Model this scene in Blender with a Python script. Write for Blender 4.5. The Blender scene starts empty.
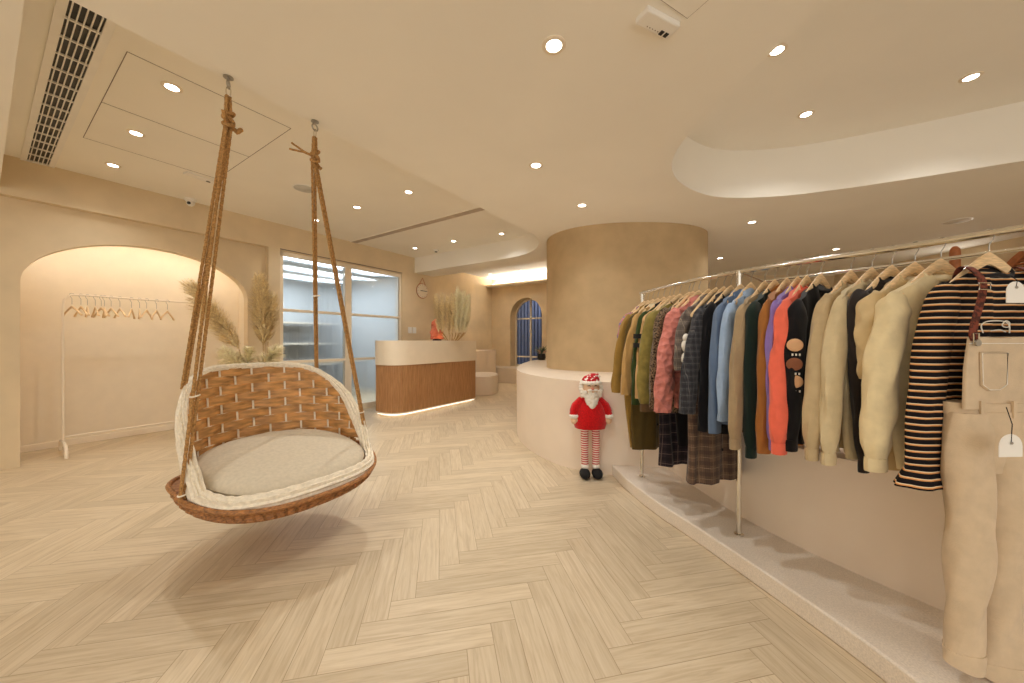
import bpy, math, random
from mathutils import Vector, Matrix
from mathutils.geometry import tessellate_polygon
random.seed(7)
PI = math.pi
S = bpy.context.scene
COL = S.collection
# ------------------------------------------------------------------ frame of the room
F = 353.0; H = 1.15; SN = .552; CS = math.sqrt(1-SN*SN)
ZR, ZL, ZC = 2.504, 2.80, 2.95          # main ceiling, left raised ceiling, right raised ceiling
def W(u, v, z=0.0): return Vector((SN*u-CS*v, CS*u+SN*v, z))     # wall-aligned frame of the shop
def UV(x, y): return (SN*x+CS*y, -CS*x+SN*y)
def atz(px, py, z):                      # where a sight line meets a horizontal plane (survey of the place)
    y = F*(z-H)/(341.5-py); return Vector(((px-512)/F*y, y, z))
ANG = math.atan2(CS, SN)                 # world angle of the u axis
# ------------------------------------------------------------------ materials
def newmat(name):
    m = bpy.data.materials.new(name); m.use_nodes = True
    nt = m.node_tree; nt.nodes.clear()
    o = nt.nodes.new('ShaderNodeOutputMaterial'); b = nt.nodes.new('ShaderNodeBsdfPrincipled')
    nt.links.new(b.outputs[0], o.inputs[0]); return m, nt, b
def lin(c):
    return tuple(((x/255)/12.92 if x/255 <= .04045 else (((x/255)+.055)/1.055)**2.4) for x in c)+(1,)
def N(nt, t, **k):
    n = nt.nodes.new(t)
    for a, b in k.items(): setattr(n, a, b)
    return n
def bump(nt, b, hsock, strength=.2, dist=.002):
    n = N(nt, 'ShaderNodeBump'); n.inputs['Strength'].default_value = strength; n.inputs['Distance'].default_value = dist
    nt.links.new(hsock, n.inputs['Height']); nt.links.new(n.outputs[0], b.inputs['Normal']); return n
def ramp(nt, fac, stops, interp='LINEAR'):
    r = N(nt, 'ShaderNodeValToRGB'); r.color_ramp.interpolation = interp
    e = r.color_ramp.elements
    while len(e) > len(stops): e.remove(e[-1])
    while len(e) < len(stops): e.new(.5)
    for i, (p, c) in enumerate(stops): e[i].position = p; e[i].color = c
    nt.links.new(fac, r.inputs[0]); return r
def noise(nt, scale, detail=2, coord='Object', sc=None, rough=.5):
    t = N(nt, 'ShaderNodeTexCoord'); n = N(nt, 'ShaderNodeTexNoise')
    n.inputs['Scale'].default_value = scale; n.inputs['Detail'].default_value = detail; n.inputs['Roughness'].default_value = rough
    if sc:
        m = N(nt, 'ShaderNodeMapping'); m.inputs['Scale'].default_value = sc
        nt.links.new(t.outputs[coord], m.inputs[0]); nt.links.new(m.outputs[0], n.inputs[0])
    else: nt.links.new(t.outputs[coord], n.inputs[0])
    return n
def shade(c, k): return tuple(min(255, x*k) for x in c)
def plain(name, c, rough=.6, metal=0, var=.06, nscale=8, bs=.0, bscale=200, spec=.5, sc=None, sheen=0):
    m, nt, b = newmat(name)
    b.inputs['Roughness'].default_value = rough; b.inputs['Metallic'].default_value = metal
    b.inputs['Specular IOR Level'].default_value = spec
    n = noise(nt, nscale, 3, sc=sc)
    r = ramp(nt, n.outputs[0], [(.3, lin(shade(c, 1-var))), (.7, lin(shade(c, 1+var)))])
    nt.links.new(r.outputs[0], b.inputs['Base Color'])
    if sheen: b.inputs['Sheen Weight'].default_value = sheen
    if bs:
        n2 = noise(nt, bscale, 2, sc=sc); bump(nt, b, n2.outputs[0], bs, .002)
    return m
def emit(name, c, s):
    m, nt, b = newmat(name)
    b.inputs['Base Color'].default_value = (.8, .8, .8, 1)
    b.inputs['Emission Color'].default_value = c; b.inputs['Emission Strength'].default_value = s
    return m
M = {}
M['ceil'] = plain('ceiling_paint', (246, 241, 230), .85, var=.01, nscale=1.5, spec=.2)
M['wall'] = plain('plaster_wall', (222, 202, 168), .8, var=.025, nscale=3.5, bs=.25, bscale=30, spec=.25)
M['column'] = plain('textured_plaster', (194, 169, 131), .8, var=.035, nscale=5, bs=.35, bscale=60, spec=.25)
M['plinth'] = plain('smooth_cream_coating', (236, 220, 200), .42, var=.015, nscale=3, bs=.03, bscale=20, spec=.45)
M['step'] = plain('speckled_cream_step', (226, 214, 198), .5, var=.05, nscale=180, spec=.4)
M['cream'] = plain('cream_lacquer', (238, 224, 200), .45, var=.01)
M['white'] = plain('white_paint', (240, 236, 228), .4, var=.01)
M['offwhite'] = plain('powder_coated_cream', (240, 226, 204), .4, var=.01)
M['wood'] = plain('pale_beech', (228, 196, 150), .5, var=.09, nscale=30, sc=(1, 6, 6))
M['chrome'] = plain('brushed_steel', (225, 220, 208), .18, metal=1, var=.02)
M['steel'] = plain('dull_steel', (170, 165, 155), .35, metal=1, var=.05)
M['dark'] = plain('black_plastic', (18, 17, 16), .4)
M['greydark'] = plain('slot_grey', (128, 112, 100), .8)
M['rattan'] = plain('brown_rattan', (158, 108, 62), .55, var=.22, nscale=60, bs=.5, bscale=240, sc=(1, 1, 2))
M['strip'] = plain('flat_rattan_strip', (192, 144, 88), .5, var=.2, nscale=16, bs=.3, bscale=120, sc=(.6, .6, 3))
M['whicker'] = plain('white_wicker', (238, 228, 208), .5, var=.05, nscale=60)
M['cushion'] = plain('beige_canvas', (204, 192, 170), .9, var=.03, nscale=60, bs=.25, bscale=500, spec=.1)
M['rope'] = plain('jute_rope', (172, 132, 84), .9, var=.2, nscale=120, bs=.6, bscale=400, spec=.1)
M['pampas'] = plain('pampas_fluff', (238, 212, 168), .9, var=.12, nscale=40, spec=.1)
M['pampas_white'] = plain('pale_pampas_fluff', (250, 232, 198), .9, var=.08, nscale=40, spec=.1)
M['stem'] = plain('dry_stem', (176, 140, 84), .8)
M['lamp'] = emit('downlight_glow', (1, .93, .82, 1), 14)
M['led'] = emit('led_strip_glow', (1, .90, .76, 1), 22)
M['led_soft'] = emit('soft_led_glow', (1, .92, .80, 1), 2.2)
M['led_cove'] = emit('cove_led_glow', (1, .95, .86, 1), 70)
M['tube'] = emit('cool_tube_glow', (.9, .95, 1, 1), 7)
def floor_mat():
    m, nt, b = newmat('herringbone_oak')
    Wd = .1035; n = 6
    L = nt.links.new
    def mth(op, a, c=None, d=None):
        k = N(nt, 'ShaderNodeMath', operation=op)
        for i, x in enumerate((a, c, d)):
            if x is None: continue
            if isinstance(x, (int, float)): k.inputs[i].default_value = x
            else: L(x, k.inputs[i])
        return k.outputs[0]
    tc = N(nt, 'ShaderNodeTexCoord'); mp = N(nt, 'ShaderNodeMapping')
    mp.vector_type = 'POINT'
    mp.inputs['Rotation'].default_value = (0, 0, -(ANG - PI/4)); mp.inputs['Location'].default_value = (20.292, 19.788, 0)
    L(tc.outputs['Object'], mp.inputs[0])
    sp = N(nt, 'ShaderNodeSeparateXYZ'); L(mp.outputs[0], sp.inputs[0])
    X = mth('DIVIDE', sp.outputs[0], Wd); Y = mth('DIVIDE', sp.outputs[1], Wd)
    ix = mth('FLOOR', X); iy = mth('FLOOR', Y); fx = mth('SUBTRACT', X, ix); fy = mth('SUBTRACT', Y, iy)
    s = mth('FLOORED_MODULO', mth('SUBTRACT', ix, iy), 2*n)
    s = mth('ROUND', s)
    isH = mth('LESS_THAN', s, n-.5)
    def mix(h, v): return mth('ADD', mth('MULTIPLY', isH, h), mth('MULTIPLY', mth('SUBTRACT', 1, isH), v))
    sv = mth('SUBTRACT', 2*n-1, s)
    along = mix(mth('ADD', s, fx), mth('ADD', sv, fy))
    across = mix(fy, fx)
    idx = mix(mth('SUBTRACT', ix, s), ix); idy = mix(iy, mth('SUBTRACT', iy, sv))
    cb = N(nt, 'ShaderNodeCombineXYZ'); L(idx, cb.inputs[0]); L(idy, cb.inputs[1]); L(isH, cb.inputs[2])
    wn = N(nt, 'ShaderNodeTexWhiteNoise'); wn.noise_dimensions = '3D'; L(cb.outputs[0], wn.inputs[0])
    # grain
    g = N(nt, 'ShaderNodeCombineXYZ'); L(mth('MULTIPLY', along, .35), g.inputs[0]); L(mth('MULTIPLY', across, 5.0), g.inputs[1]); L(mth('MULTIPLY', wn.outputs[0], 90), g.inputs[2])
    gn = N(nt, 'ShaderNodeTexNoise'); gn.inputs['Scale'].default_value = 1.3; gn.inputs['Detail'].default_value = 5; gn.inputs['Roughness'].default_value = .6
    gn.inputs['Distortion'].default_value = .8
    L(g.outputs[0], gn.inputs[0])
    r = ramp(nt, gn.outputs[0], [(.28, lin((196, 176, 146))), (.5, lin((213, 195, 165))), (.72, lin((223, 207, 180)))])
    tint = N(nt, 'ShaderNodeMixRGB', blend_type='MULTIPLY'); tint.inputs[0].default_value = 1
    tr = ramp(nt, wn.outputs[0], [(0, (.86, .85, .83, 1)), (1, (1.0, 1.0, 1.0, 1))])
    L(r.outputs[0], tint.inputs[1]); L(tr.outputs[0], tint.inputs[2])
    e1 = mth('MINIMUM', across, mth('SUBTRACT', 1, across)); e2 = mth('MINIMUM', along, mth('SUBTRACT', n, along))
    e = mth('MINIMUM', e1, e2)
    gap = mth('SMOOTH_MIN', mth('DIVIDE', e, .018), 1.0, .2)
    gm = N(nt, 'ShaderNodeMixRGB', blend_type='MIX'); L(mth('MINIMUM', mth('MAXIMUM', gap, 0), 1), gm.inputs[0])
    gm.inputs[1].default_value = lin((150, 126, 94)); L(tint.outputs[0], gm.inputs[2])
    L(gm.outputs[0], b.inputs['Base Color'])
    b.inputs['Roughness'].default_value = .42; b.inputs['Specular IOR Level'].default_value = .35
    bump(nt, b, mth('MINIMUM', gap, 1), .3, .001)
    return m
M['floor'] = floor_mat()
def slat_wood():
    m, nt, b = newmat('walnut_slats')
    n = noise(nt, 6, 5, sc=(14, 14, .8), rough=.6)
    r = ramp(nt, n.outputs[0], [(.3, lin((158, 112, 70))), (.7, lin((198, 150, 100)))])
    nt.links.new(r.outputs[0], b.inputs['Base Color']); b.inputs['Roughness'].default_value = .5; return m
M['slats'] = slat_wood()
M['redwood'] = plain('reddish_wood', (186, 118, 76), .5, var=.1, nscale=12)
def glass_mat():
    m, nt, b = newmat('reeded_glass')
    b.inputs['Base Color'].default_value = lin((236, 244, 250)); b.inputs['Transmission Weight'].default_value = 1
    b.inputs['Roughness'].default_value = .07; b.inputs['IOR'].default_value = 1.35
    t = N(nt, 'ShaderNodeTexCoord'); w = N(nt, 'ShaderNodeTexWave'); w.bands_direction = 'X'
    w.inputs['Scale'].default_value = 16
    nt.links.new(t.outputs['Object'], w.inputs[0]); bump(nt, b, w.outputs['Fac'], .5, .004)
    return m
M['reeded'] = glass_mat()
m, nt, b = newmat('clear_glass'); b.inputs['Transmission Weight'].default_value = 1; b.inputs['Roughness'].default_value = .02; b.inputs['IOR'].default_value = 1.2; M['glass'] = m
# ------------------------------------------------------------------ mesh helpers
class MB:
    def __init__(s): s.v = []; s.f = []
    def add(s, vs, fs):
        o = len(s.v); s.v += [tuple(x) for x in vs]; s.f += [tuple(i+o for i in f) for f in fs]; return s
    def box(s, c, size, R=None):
        hx, hy, hz = size[0]/2, size[1]/2, size[2]/2; c = Vector(c)
        vs = []
        for x in (-hx, hx):
            for y in (-hy, hy):
                for z in (-hz, hz):
                    p = Vector((x, y, z)); vs.append((R @ p if R else p)+c)
        return s.add(vs, [(0,1,3,2),(4,6,7,5),(0,4,5,1),(2,3,7,6),(0,2,6,4),(1,5,7,3)])
    def loft(s, rings, cap=True, closed=False):
        n = len(rings[0]); vs = [p for r in rings for p in r]; fs = []
        m_ = len(rings)
        for i in range(m_ if closed else m_-1):
            i2 = (i+1) % m_
            for j in range(n):
                k = (j+1) % n; fs.append((i*n+j, i*n+k, i2*n+k, i2*n+j))
        if cap and not closed:
            fs.append(tuple(range(n-1, -1, -1))); fs.append(tuple((m_-1)*n+j for j in range(n)))
        return s.add(vs, fs)
    def tube(s, pts, r, n=8, closed=False, flat=1.0):
        pts = [Vector(p) for p in pts]; rs = r if isinstance(r, (list, tuple)) else [r]*len(pts)
        rings = []; up = None
        for i, p in enumerate(pts):
            if closed: d = pts[(i+1) % len(pts)]-pts[i-1]
            else: d = pts[min(i+1, len(pts)-1)]-pts[max(i-1, 0)]
            d.normalize()
            if up is None:
                up = Vector((0, 0, 1)) if abs(d.z) < .9 else Vector((0, 1, 0))
            a = (up-d*up.dot(d)).normalized(); up = a; c = d.cross(a)
            rings.append([p+(a*math.cos(2*PI*k/n)+c*math.sin(2*PI*k/n)*flat)*rs[i] for k in range(n)])
        return s.loft(rings, True, closed)
    def lathe(s, prof, c=(0,0,0), n=32, cap=True):
        c = Vector(c)
        return s.loft([[c+Vector((r*math.cos(2*PI*k/n), r*math.sin(2*PI*k/n), z)) for k in range(n)] for r, z in prof], cap)
    def prism(s, outer, holes, f0, f1):     # f0/f1 map a 2D point to both faces
        polys = [outer]+list(holes); flat = [p for q in polys for p in q]
        tri = tessellate_polygon([[Vector((p[0], p[1], 0)) for p in q] for q in polys])
        n = len(flat); vs = [f0(*p) for p in flat]+[f1(*p) for p in flat]; fs = []
        for t in tri: fs.append(tuple(t)); fs.append(tuple(i+n for i in reversed(t)))
        o = 0
        for q in polys:
            for i in range(len(q)):
                j = (i+1) % len(q); fs.append((o+i, o+j, o+j+n, o+i+n))
            o += len(q)
        return s.add(vs, fs)
    def build(s, name, mat, parent=None, smooth=True, bevel=0, normals=True, loc=None):
        me = bpy.data.meshes.new(name); me.from_pydata(s.v, [], s.f)
        o = bpy.data.objects.new(name, me); COL.objects.link(o)
        if mat: me.materials.append(mat)
        if normals:
            import bmesh
            bm = bmesh.new(); bm.from_mesh(me); bmesh.ops.recalc_face_normals(bm, faces=bm.faces); bm.to_mesh(me); bm.free()
        if smooth:
            for p in me.polygons: p.use_smooth = True
            me.set_sharp_from_angle(angle=math.radians(40))
        if bevel:
            md = o.modifiers.new('b', 'BEVEL'); md.width = bevel; md.segments = 2; md.limit_method = 'ANGLE'
        if parent: o.parent = parent
        if loc is not None: o.location = loc
        return o
def tag(o, label, cat, group=None):
    o['label'] = label; o['category'] = cat
    if group: o['group'] = group
    return o
def thing(name, label, cat, loc=(0,0,0), rz=0, group=None):
    o = bpy.data.objects.new(name, None); COL.objects.link(o); o.location = loc; o.rotation_euler = (0,0,rz)
    o.empty_display_size = .1
    return tag(o, label, cat, group)
def struct(o): o['kind'] = 'structure'; return o
def copy_tree(o, parent=None):
    c = o.copy(); COL.objects.link(c)
    if parent: c.parent = parent
    for ch in [x for x in list(COL.objects) if x.parent == o]: copy_tree(ch, c)
    return c
def catmull(pts, k=8, closed=False):
    P = [Vector(p) for p in pts]; n = len(P); out = []
    for i in range(n if closed else n-1):
        g = (lambda j: P[j % n]) if closed else (lambda j: P[max(0, min(n-1, j))])
        a, b_, c, d = g(i-1), g(i), g(i+1), g(i+2)
        for t in range(k):
            t /= k
            out.append(.5*((2*b_)+(-a+c)*t+(2*a-5*b_+4*c-d)*t*t+(-a+3*b_-3*c+d)*t**3))
    if not closed: out.append(P[-1])
    return out
def c2(pts, k=8, closed=False): return [(p.x, p.y) for p in catmull([(a, b, 0) for a, b in pts], k, closed)]
def uvbox(name, u0, u1, v0, v1, z0, z1, mat, parent=None, bevel=0, mb=None):
    q = mb or MB()
    vs = [W(u, v, z) for u in (u0, u1) for v in (v0, v1) for z in (z0, z1)]
    q.add(vs, [(0,1,3,2),(4,6,7,5),(0,4,5,1),(2,3,7,6),(0,2,6,4),(1,5,7,3)])
    if mb: return q
    return q.build(name, mat, parent, smooth=False, bevel=bevel)
# ================================================================== ROOM SHELL
fl = MB().add([(-9,-3.6,0),(8,-3.6,0),(8,13,0),(-9,13,0)], [(0,1,2,3)]).build('floor', M['floor'], smooth=False); struct(fl)
# left wall with the arched niche
ARC = [(1.095+.885*math.cos(t), 1.70+.50*math.sin(t)) for t in [PI*i/40 for i in range(41)]]
outer = [(-4.2, 0), (.21, 0)] + ARC[::-1] + [(1.98, 0), (2.19, 0), (2.19, 2.8), (-4.2, 2.8)]
struct(MB().prism(outer, [], lambda a, b: W(a, 5.54, b), lambda a, b: W(a, 5.66, b)).build('wall_left', M['wall']))
q = MB(); uvbox('', -4.2, 2.19, 5.45, 5.54, 2.45, 2.81, None, mb=q); uvbox('', 2.19, 2.335, 5.45, 5.66, 0, 2.81, None, mb=q)
uvbox('', 2.335, 4.444, 5.45, 5.60, 2.43, 2.81, None, mb=q); uvbox('', 4.444, 5.30, 5.45, 5.60, 0, 2.81, None, mb=q)
uvbox('', 5.22, 5.30, 5.60, 6.52, 0, 3.1, None, mb=q)
struct(q.build('wall_left_front', M['wall'], smooth=False))
q = MB(); uvbox('', -.1, 2.35, 6.25, 6.33, 0, 2.5, None, mb=q); uvbox('', -.15, -.08, 5.66, 6.3, 0, 2.5, None, mb=q)
uvbox('', 2.12, 2.19, 5.66, 6.3, 0, 2.5, None, mb=q); uvbox('', -.1, 2.3, 5.66, 6.3, 2.42, 2.5, None, mb=q)
struct(q.build('wall_niche', M['cream'], smooth=False))
struct(uvbox('baseboard_niche', -.08, 2.12, 6.235, 6.25, 0, .07, M['offwhite'], bevel=.004))
M['led_niche'] = emit('niche_led_glow', (1, .97, .91, 1), 30)
led = MB().tube([W(1.095+.93*math.cos(t), 5.70, 1.70+.545*math.sin(t)) for t in [PI*(.14+.72*i/30) for i in range(31)]], .009, 6).build('led_strip', M['led_niche'])
tag(led, 'warm light strip hidden behind the top of the arched niche', 'led strip')
# behind the glass partition
q = MB(); uvbox('', 2.19, 5.2, 9.0, 9.1, 0, 2.75, None, mb=q); uvbox('', 2.20, 2.30, 5.66, 9.0, 0, 2.75, None, mb=q); uvbox('', 5.12, 5.2, 5.62, 9.0, 0, 2.75, None, mb=q)
M['blue'] = plain('cool_grey_paint', (172, 174, 174), .8, var=.03)
struct(q.build('wall_office', M['blue'], smooth=False))
struct(uvbox('ceiling_office', 2.2, 5.2, 5.62, 9.05, 2.65, 2.75, M['blue']))
# back area
q = MB()
hole = [(5.29+.53*math.cos(t), 1.88+.53*math.sin(t)) for t in [PI*i/28 for i in range(29)]]+[(4.76, .42), (5.82, .42)]
q.prism([(1.9, 0), (6.55, 0), (6.55, 3.1), (1.9, 3.1)], [hole], lambda a, b: W(8.7, a, b), lambda a, b: W(9.05, a, b))
struct(q.build('wall_back', M['wall']))
struct(uvbox('wall_back_left', 5.22, 8.75, 6.5, 6.6, 0, 3.1, M['wall']))
struct(uvbox('wall_back_right', 5.30, 8.75, 2.1, 2.2, 0, 3.1, M['wall']))
struct(uvbox('ceiling_back', 5.0, 9.0, 2.1, 6.6, 3.05, 3.2, M['ceil']))
struct(uvbox('trim_1', 8.38, 8.70, 2.2, 6.5, 2.78, 2.84, M['cream'], bevel=.01))
uvb = uvbox('led_strip', 8.46, 8.50, 2.25, 6.3, 2.84, 2.855, M['led_cove']); tag(uvb, 'long warm light strip on the cornice above the arched window', 'led strip')
# right part
struct(MB().box((4.6, 7.3, 1.6), (6.4, .12, 3.2)).build('wall_far_right', M['wall'], smooth=False))
struct(MB().box((6.66, 2.0, 1.6), (.12, 10.8, 3.2)).build('wall_right', M['wall'], smooth=False))
rear_fill = bpy.data.objects.new('rear_fill_frame', None); COL.objects.link(rear_fill); struct(rear_fill)      # added frame around the open rear, where world fill light enters
q = MB()
for x in (-7.0, -4.6, -2.2, .2, 2.6, 5.0, 6.6): q.box((x, -3.25, 1.3), (.07, .10, 2.6))
for z in (.05, 2.5): q.box((-.2, -3.25, z), (13.7, .10, .10))
q.build('window_frame', M['cream'], rear_fill, smooth=False)  # bars of the added rear frame, no known window there
p0 = W(-4.2, 5.6); struct(MB().box((p0.x+.0, -1.5, 1.6), (.12, 5, 3.2)).build('wall_left_rear', M['wall'], smooth=False))
# main ceiling slab with two raised fields
def arc(cx, cy, r, a0, a1, n=10): return [(cx+r*math.cos(a0+(a1-a0)*i/n), cy+r*math.sin(a0+(a1-a0)*i/n)) for i in range(n+1)]
lu = [(.10, 5.47), (.10, 2.235)] + arc(3.75, 3.235, 1.0, -PI/2, 0, 16) + [(4.75, 5.47)]
lh = [tuple(W(*p)[:2]) for p in lu]
rec = c2([(1.62,-1.2),(1.40,-.2),(1.29,.7),(1.227,1.55),(1.17,1.98),(1.165,2.48),(1.29,2.83),(1.566,3.12),(1.95,3.31),(2.437,3.30),(2.85,3.165),(3.29,2.95),(3.75,2.69),(4.5,2.25),(5.4,1.4),(5.7,0),(5.0,-1.6),(3.2,-2.4)], 6, True)
pl = W(-4.2, 5.5); pe = W(5.25, 5.5)
out = [(pl.x-.2, pl.y), (pe.x, pe.y), tuple(W(5.25, 2.15)[:2]), (1.35, 7.3), (6.7, 7.3), (6.7, -3.3), (pl.x-.2, -3.3)]
struct(MB().prism(out, [lh, rec], lambda a, b: (a, b, ZR), lambda a, b: (a, b, 3.15)).build('ceiling', M['ceil']))
struct(MB().prism([tuple(W(*p)[:2]) for p in [(0,5.6),(0,2.1),(4.95,2.1),(4.95,5.6)]], [], lambda a, b: (a, b, ZL), lambda a, b: (a, b, ZL+.1)).build('ceiling_left_raised', M['ceil']))
struct(MB().prism([(.9,-2.8),(6.2,-2.8),(6.2,3.6),(.9,3.6)], [], lambda a, b: (a, b, ZC), lambda a, b: (a, b, ZC+.1)).build('ceiling_right_raised', M['ceil']))
# column, plinth, low wall, step
cc = Vector((1.50, 4.74))
col = [(cc.x+1.03*math.copysign(abs(math.cos(t))**.9, math.cos(t)), cc.y+.74*math.copysign(abs(math.sin(t))**.9, math.sin(t))) for t in [2*PI*i/72 for i in range(72)]]
struct(MB().prism(col, [], lambda a, b: (a, b, .78), lambda a, b: (a, b, 2.52)).build('wall_column', M['column']))
pln = c2([(1.42,2.95),(.89,3.03),(.606,3.147),(.361,3.397),(.138,3.90),(.063,4.5),(.10,5.15),(.22,5.9),(.48,6.75),(1.0,7.1),(1.6,7.1)], 8)+[(3.2, 7.0), (3.2, 4.0), (1.9, 3.1)]
struct(MB().prism(pln, [], lambda a, b: (a, b, 0), lambda a, b: (a, b, .80)).build('trim_2', M['plinth'], bevel=.012))
wj = [(1.30,2.98),(1.33,2.6),(1.389,2.132),(1.50,1.773),(1.651,1.47),(1.83,1.18),(2.05,.85),(2.35,.45),(2.7,.1)]
wl = c2(wj, 6); back = [(x+.42, y+.16) for x, y in wl][::-1]
struct(MB().prism(wl+back, [], lambda a, b: (a, b, 0), lambda a, b: (a, b, .60)).build('wall_low_bench', M['plinth'], bevel=.01))
fr = c2([(.86,3.06),(.885,2.72),(.955,2.35),(1.031,2.10),(1.125,1.76),(1.212,1.419),(1.262,1.15),(1.285,.8),(1.28,.3),(1.25,0)], 6)
stp = fr+[(2.9, 0)]+[(x+.05, y) for x, y in wl][::-1]
struct(MB().prism(stp, [], lambda a, b: (a, b, 0), lambda a, b: (a, b, .09)).build('trim_3', M['step'], bevel=.008))
# display steps and bench at the back
def rounded(name, c, a, b, z0, z1, mat, ex=.8):
    pts = [(c[0]+a*math.copysign(abs(math.cos(t))**ex, math.cos(t)), c[1]+b*math.copysign(abs(math.sin(t))**ex, math.sin(t))) for t in [2*PI*i/48 for i in range(48)]]
    return MB().prism(pts, [], lambda x, y: (x, y, z0), lambda x, y: (x, y, z1)).build(name, mat, bevel=.012)
t = rounded('display_plinth', (-.78, 8.1), .46, .62, 0, .40, M['plinth']); tag(t, 'low white rounded display plinth on the floor behind the reception counter', 'plinth')
t = uvbox('display_block', 6.75, 7.9, 5.75, 6.49, 0, .92, M['plinth'], bevel=.02); tag(t, 'taller white display block against the wall behind the low rounded plinth', 'display block')
t = uvbox('window_bench', 8.05, 8.68, 2.4, 6.49, 0, .42, M['plinth'], bevel=.015); tag(t, 'long cream bench under the arched window', 'bench')
# ================================================================== GLASS PARTITION
w1 = bpy.data.objects.new('window_1', None); COL.objects.link(w1); struct(w1)
q = MB(); u0, u1, um = 2.335, 4.444, 3.37
def fb(a, b, z0, z1, v0=5.47, v1=5.53): uvbox('', a, b, v0, v1, z0, z1, None, mb=q)
fb(u0, u0+.05, 0, 2.43); fb(u1-.05, u1, 0, 2.43); fb(u0, u1, 2.37, 2.43); fb(um-.055, um+.055, 0, 2.37, 5.465, 5.54)
fb(u0, u1, 0, .09)
for z in (.855, 1.60): fb(u0+.05, um-.055, z-.02, z+.02); fb(um+.055, u1-.05, z-.02, z+.02)
q.build('window_frame', M['cream'], w1, smooth=False, bevel=.003)
for a, b in ((u0+.05, um-.055), (um+.055, u1-.05)):
    for z0, z1 in ((.09, .835), (.875, 1.58), (1.62, 2.37)):
        g = MB().box((0, 0, 0), (b-a, .008, z1-z0)).build('pane', M['reeded'], w1, smooth=False)
        g.location = W((a+b)/2, 5.50, (z0+z1)/2); g.rotation_euler = (0, 0, ANG)
q = MB(); uvbox('', u0, u1, 5.44, 5.452, 2.445, 2.455, None, mb=q); struct(q.build('trim_4', M['greydark'], smooth=False))
# office contents behind the glass
for k, (uu, vv, ln) in enumerate([(2.35, 6.5, 2.7), (2.35, 7.4, 2.6), (2.35, 8.3, 2.4)]):
    t = thing('tube_lamp', ['cool white tube lamp nearest behind the reeded glass', 'cool white tube lamp second from the reeded glass', 'cool white tube lamp deepest behind the reeded glass'][k], 'lamp', W(uu+ln/2, vv, 2.64), ANG, 'tube lamps in the room behind the glass')
    MB().box((0,0,-.02), (ln, .09, .04)).build('housing', M['white'], t, smooth=False)
    MB().tube([(-ln/2+.05,0,-.055), (ln/2-.05,0,-.055)], .016, 8).build('tube', M['tube'], t)
t = thing('work_table', 'pale long work table seen blurred behind the reeded glass', 'table', W(3.5, 7.3, 0), ANG)
MB().box((0,0,.74), (2.0,.7,.04)).build('tabletop', M['offwhite'], t, smooth=False, bevel=.004)
for sx in (-.95, .95):
    for sy in (-.3, .3): MB().box((sx,sy,.36), (.05,.05,.72)).build('leg', M['steel'], t, smooth=False)
t = thing('storage_shelf', 'tall grey storage shelf on the far side of the glass room', 'shelf', W(3.7, 8.75, 0), ANG)
q = MB()
for sx in (-.9, 0, .9): q.box((sx, 0, .8), (.03, .4, 1.6))
q.build('side_panel', M['steel'], t, smooth=False)
for z in (.1, .6, 1.1, 1.58): MB().box((0,0,z), (1.8,.4,.03)).build('shelf', M['offwhite'], t, smooth=False)
def area(name, loc, size, e, col, rot=(0,0,0), size_y=None):
    l = bpy.data.lights.new(name, 'AREA'); l.energy = e; l.color = col; l.size = size
    if size_y: l.shape = 'RECTANGLE'; l.size_y = size_y
    o = bpy.data.objects.new(name, l); COL.objects.link(o); o.location = loc; o.rotation_euler = rot; return o
for vv in (6.5, 7.4, 8.3): area('tube_light', W(3.6, vv, 2.55), 2.2, 30, (.86, .93, 1), (0, 0, ANG), .04)
# ================================================================== ARCHED WINDOW AT THE BACK
w2 = bpy.data.objects.new('window_2', None); COL.objects.link(w2); struct(w2)
q = MB(); vc = 5.29
ao = [(vc+.53*math.cos(t), 1.88+.53*math.sin(t)) for t in [PI*i/24 for i in range(25)]]+[(4.76, .42), (5.82, .42)]
ai = [(vc+.485*math.cos(t), 1.88+.485*math.sin(t)) for t in [PI*i/24 for i in range(25)]]+[(4.805, .47), (5.775, .47)]
q.prism(ao, [ai], lambda a, b: W(8.98, a, b), lambda a, b: W(9.03, a, b))
uvbox('', 8.98, 9.03, vc-.025, vc+.025, .45, 2.38, None, mb=q)
for z in (.70, 1.83): uvbox('', 8.98, 9.03, 4.78, 5.8, z-.022, z+.022, None, mb=q)
q.build('window_frame', M['cream'], w2, smooth=False)
MB().prism(ai, [], lambda a, b: W(9.0, a, b), lambda a, b: W(9.008, a, b)).build('pane', M['glass'], w2, smooth=False)
q = MB(); uvbox('', 11.4, 11.5, 2.0, 9.0, -.05, 4.2, None, mb=q); uvbox('', 9.05, 11.5, 1.95, 2.05, -.05, 4.2, None, mb=q); uvbox('', 9.05, 11.5, 8.9, 9.0, -.05, 4.2, None, mb=q); uvbox('', 9.05, 11.5, 2.0, 9.0, 4.1, 4.2, None, mb=q)
struct(q.build('yard_light_block', plain('yard_block_dark', (70, 80, 104), .8), smooth=False))  # added dark enclosure, keeps bright world light from showing through the slats
t = thing('slatted_screen', 'dark blue-grey vertical slatted screen outside the arched window', 'screen', W(10.2, 5.3, 0), ANG)
q = MB()
for k in range(26): q.box((0, -1.6+k*.13, 1.6), (.05, .075, 3.2))
M['night'] = plain('blue_grey_slats', (112, 114, 128), .6)
q.build('slats', M['night'], t, smooth=False)
for z in (.3, 2.9): MB().box((.05, 0, z), (.04, 3.4, .08)).build('crossbar', M['night'], t, smooth=False)
struct(MB().prism([tuple(W(*p)[:2]) for p in [(9.05,2),(12,2),(12,8),(9.05,8)]], [], lambda a, b: (a,b,.02), lambda a, b: (a,b,.04)).build('floor_outside', plain('blue_paving', (120,150,200), .5), smooth=False))
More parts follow.
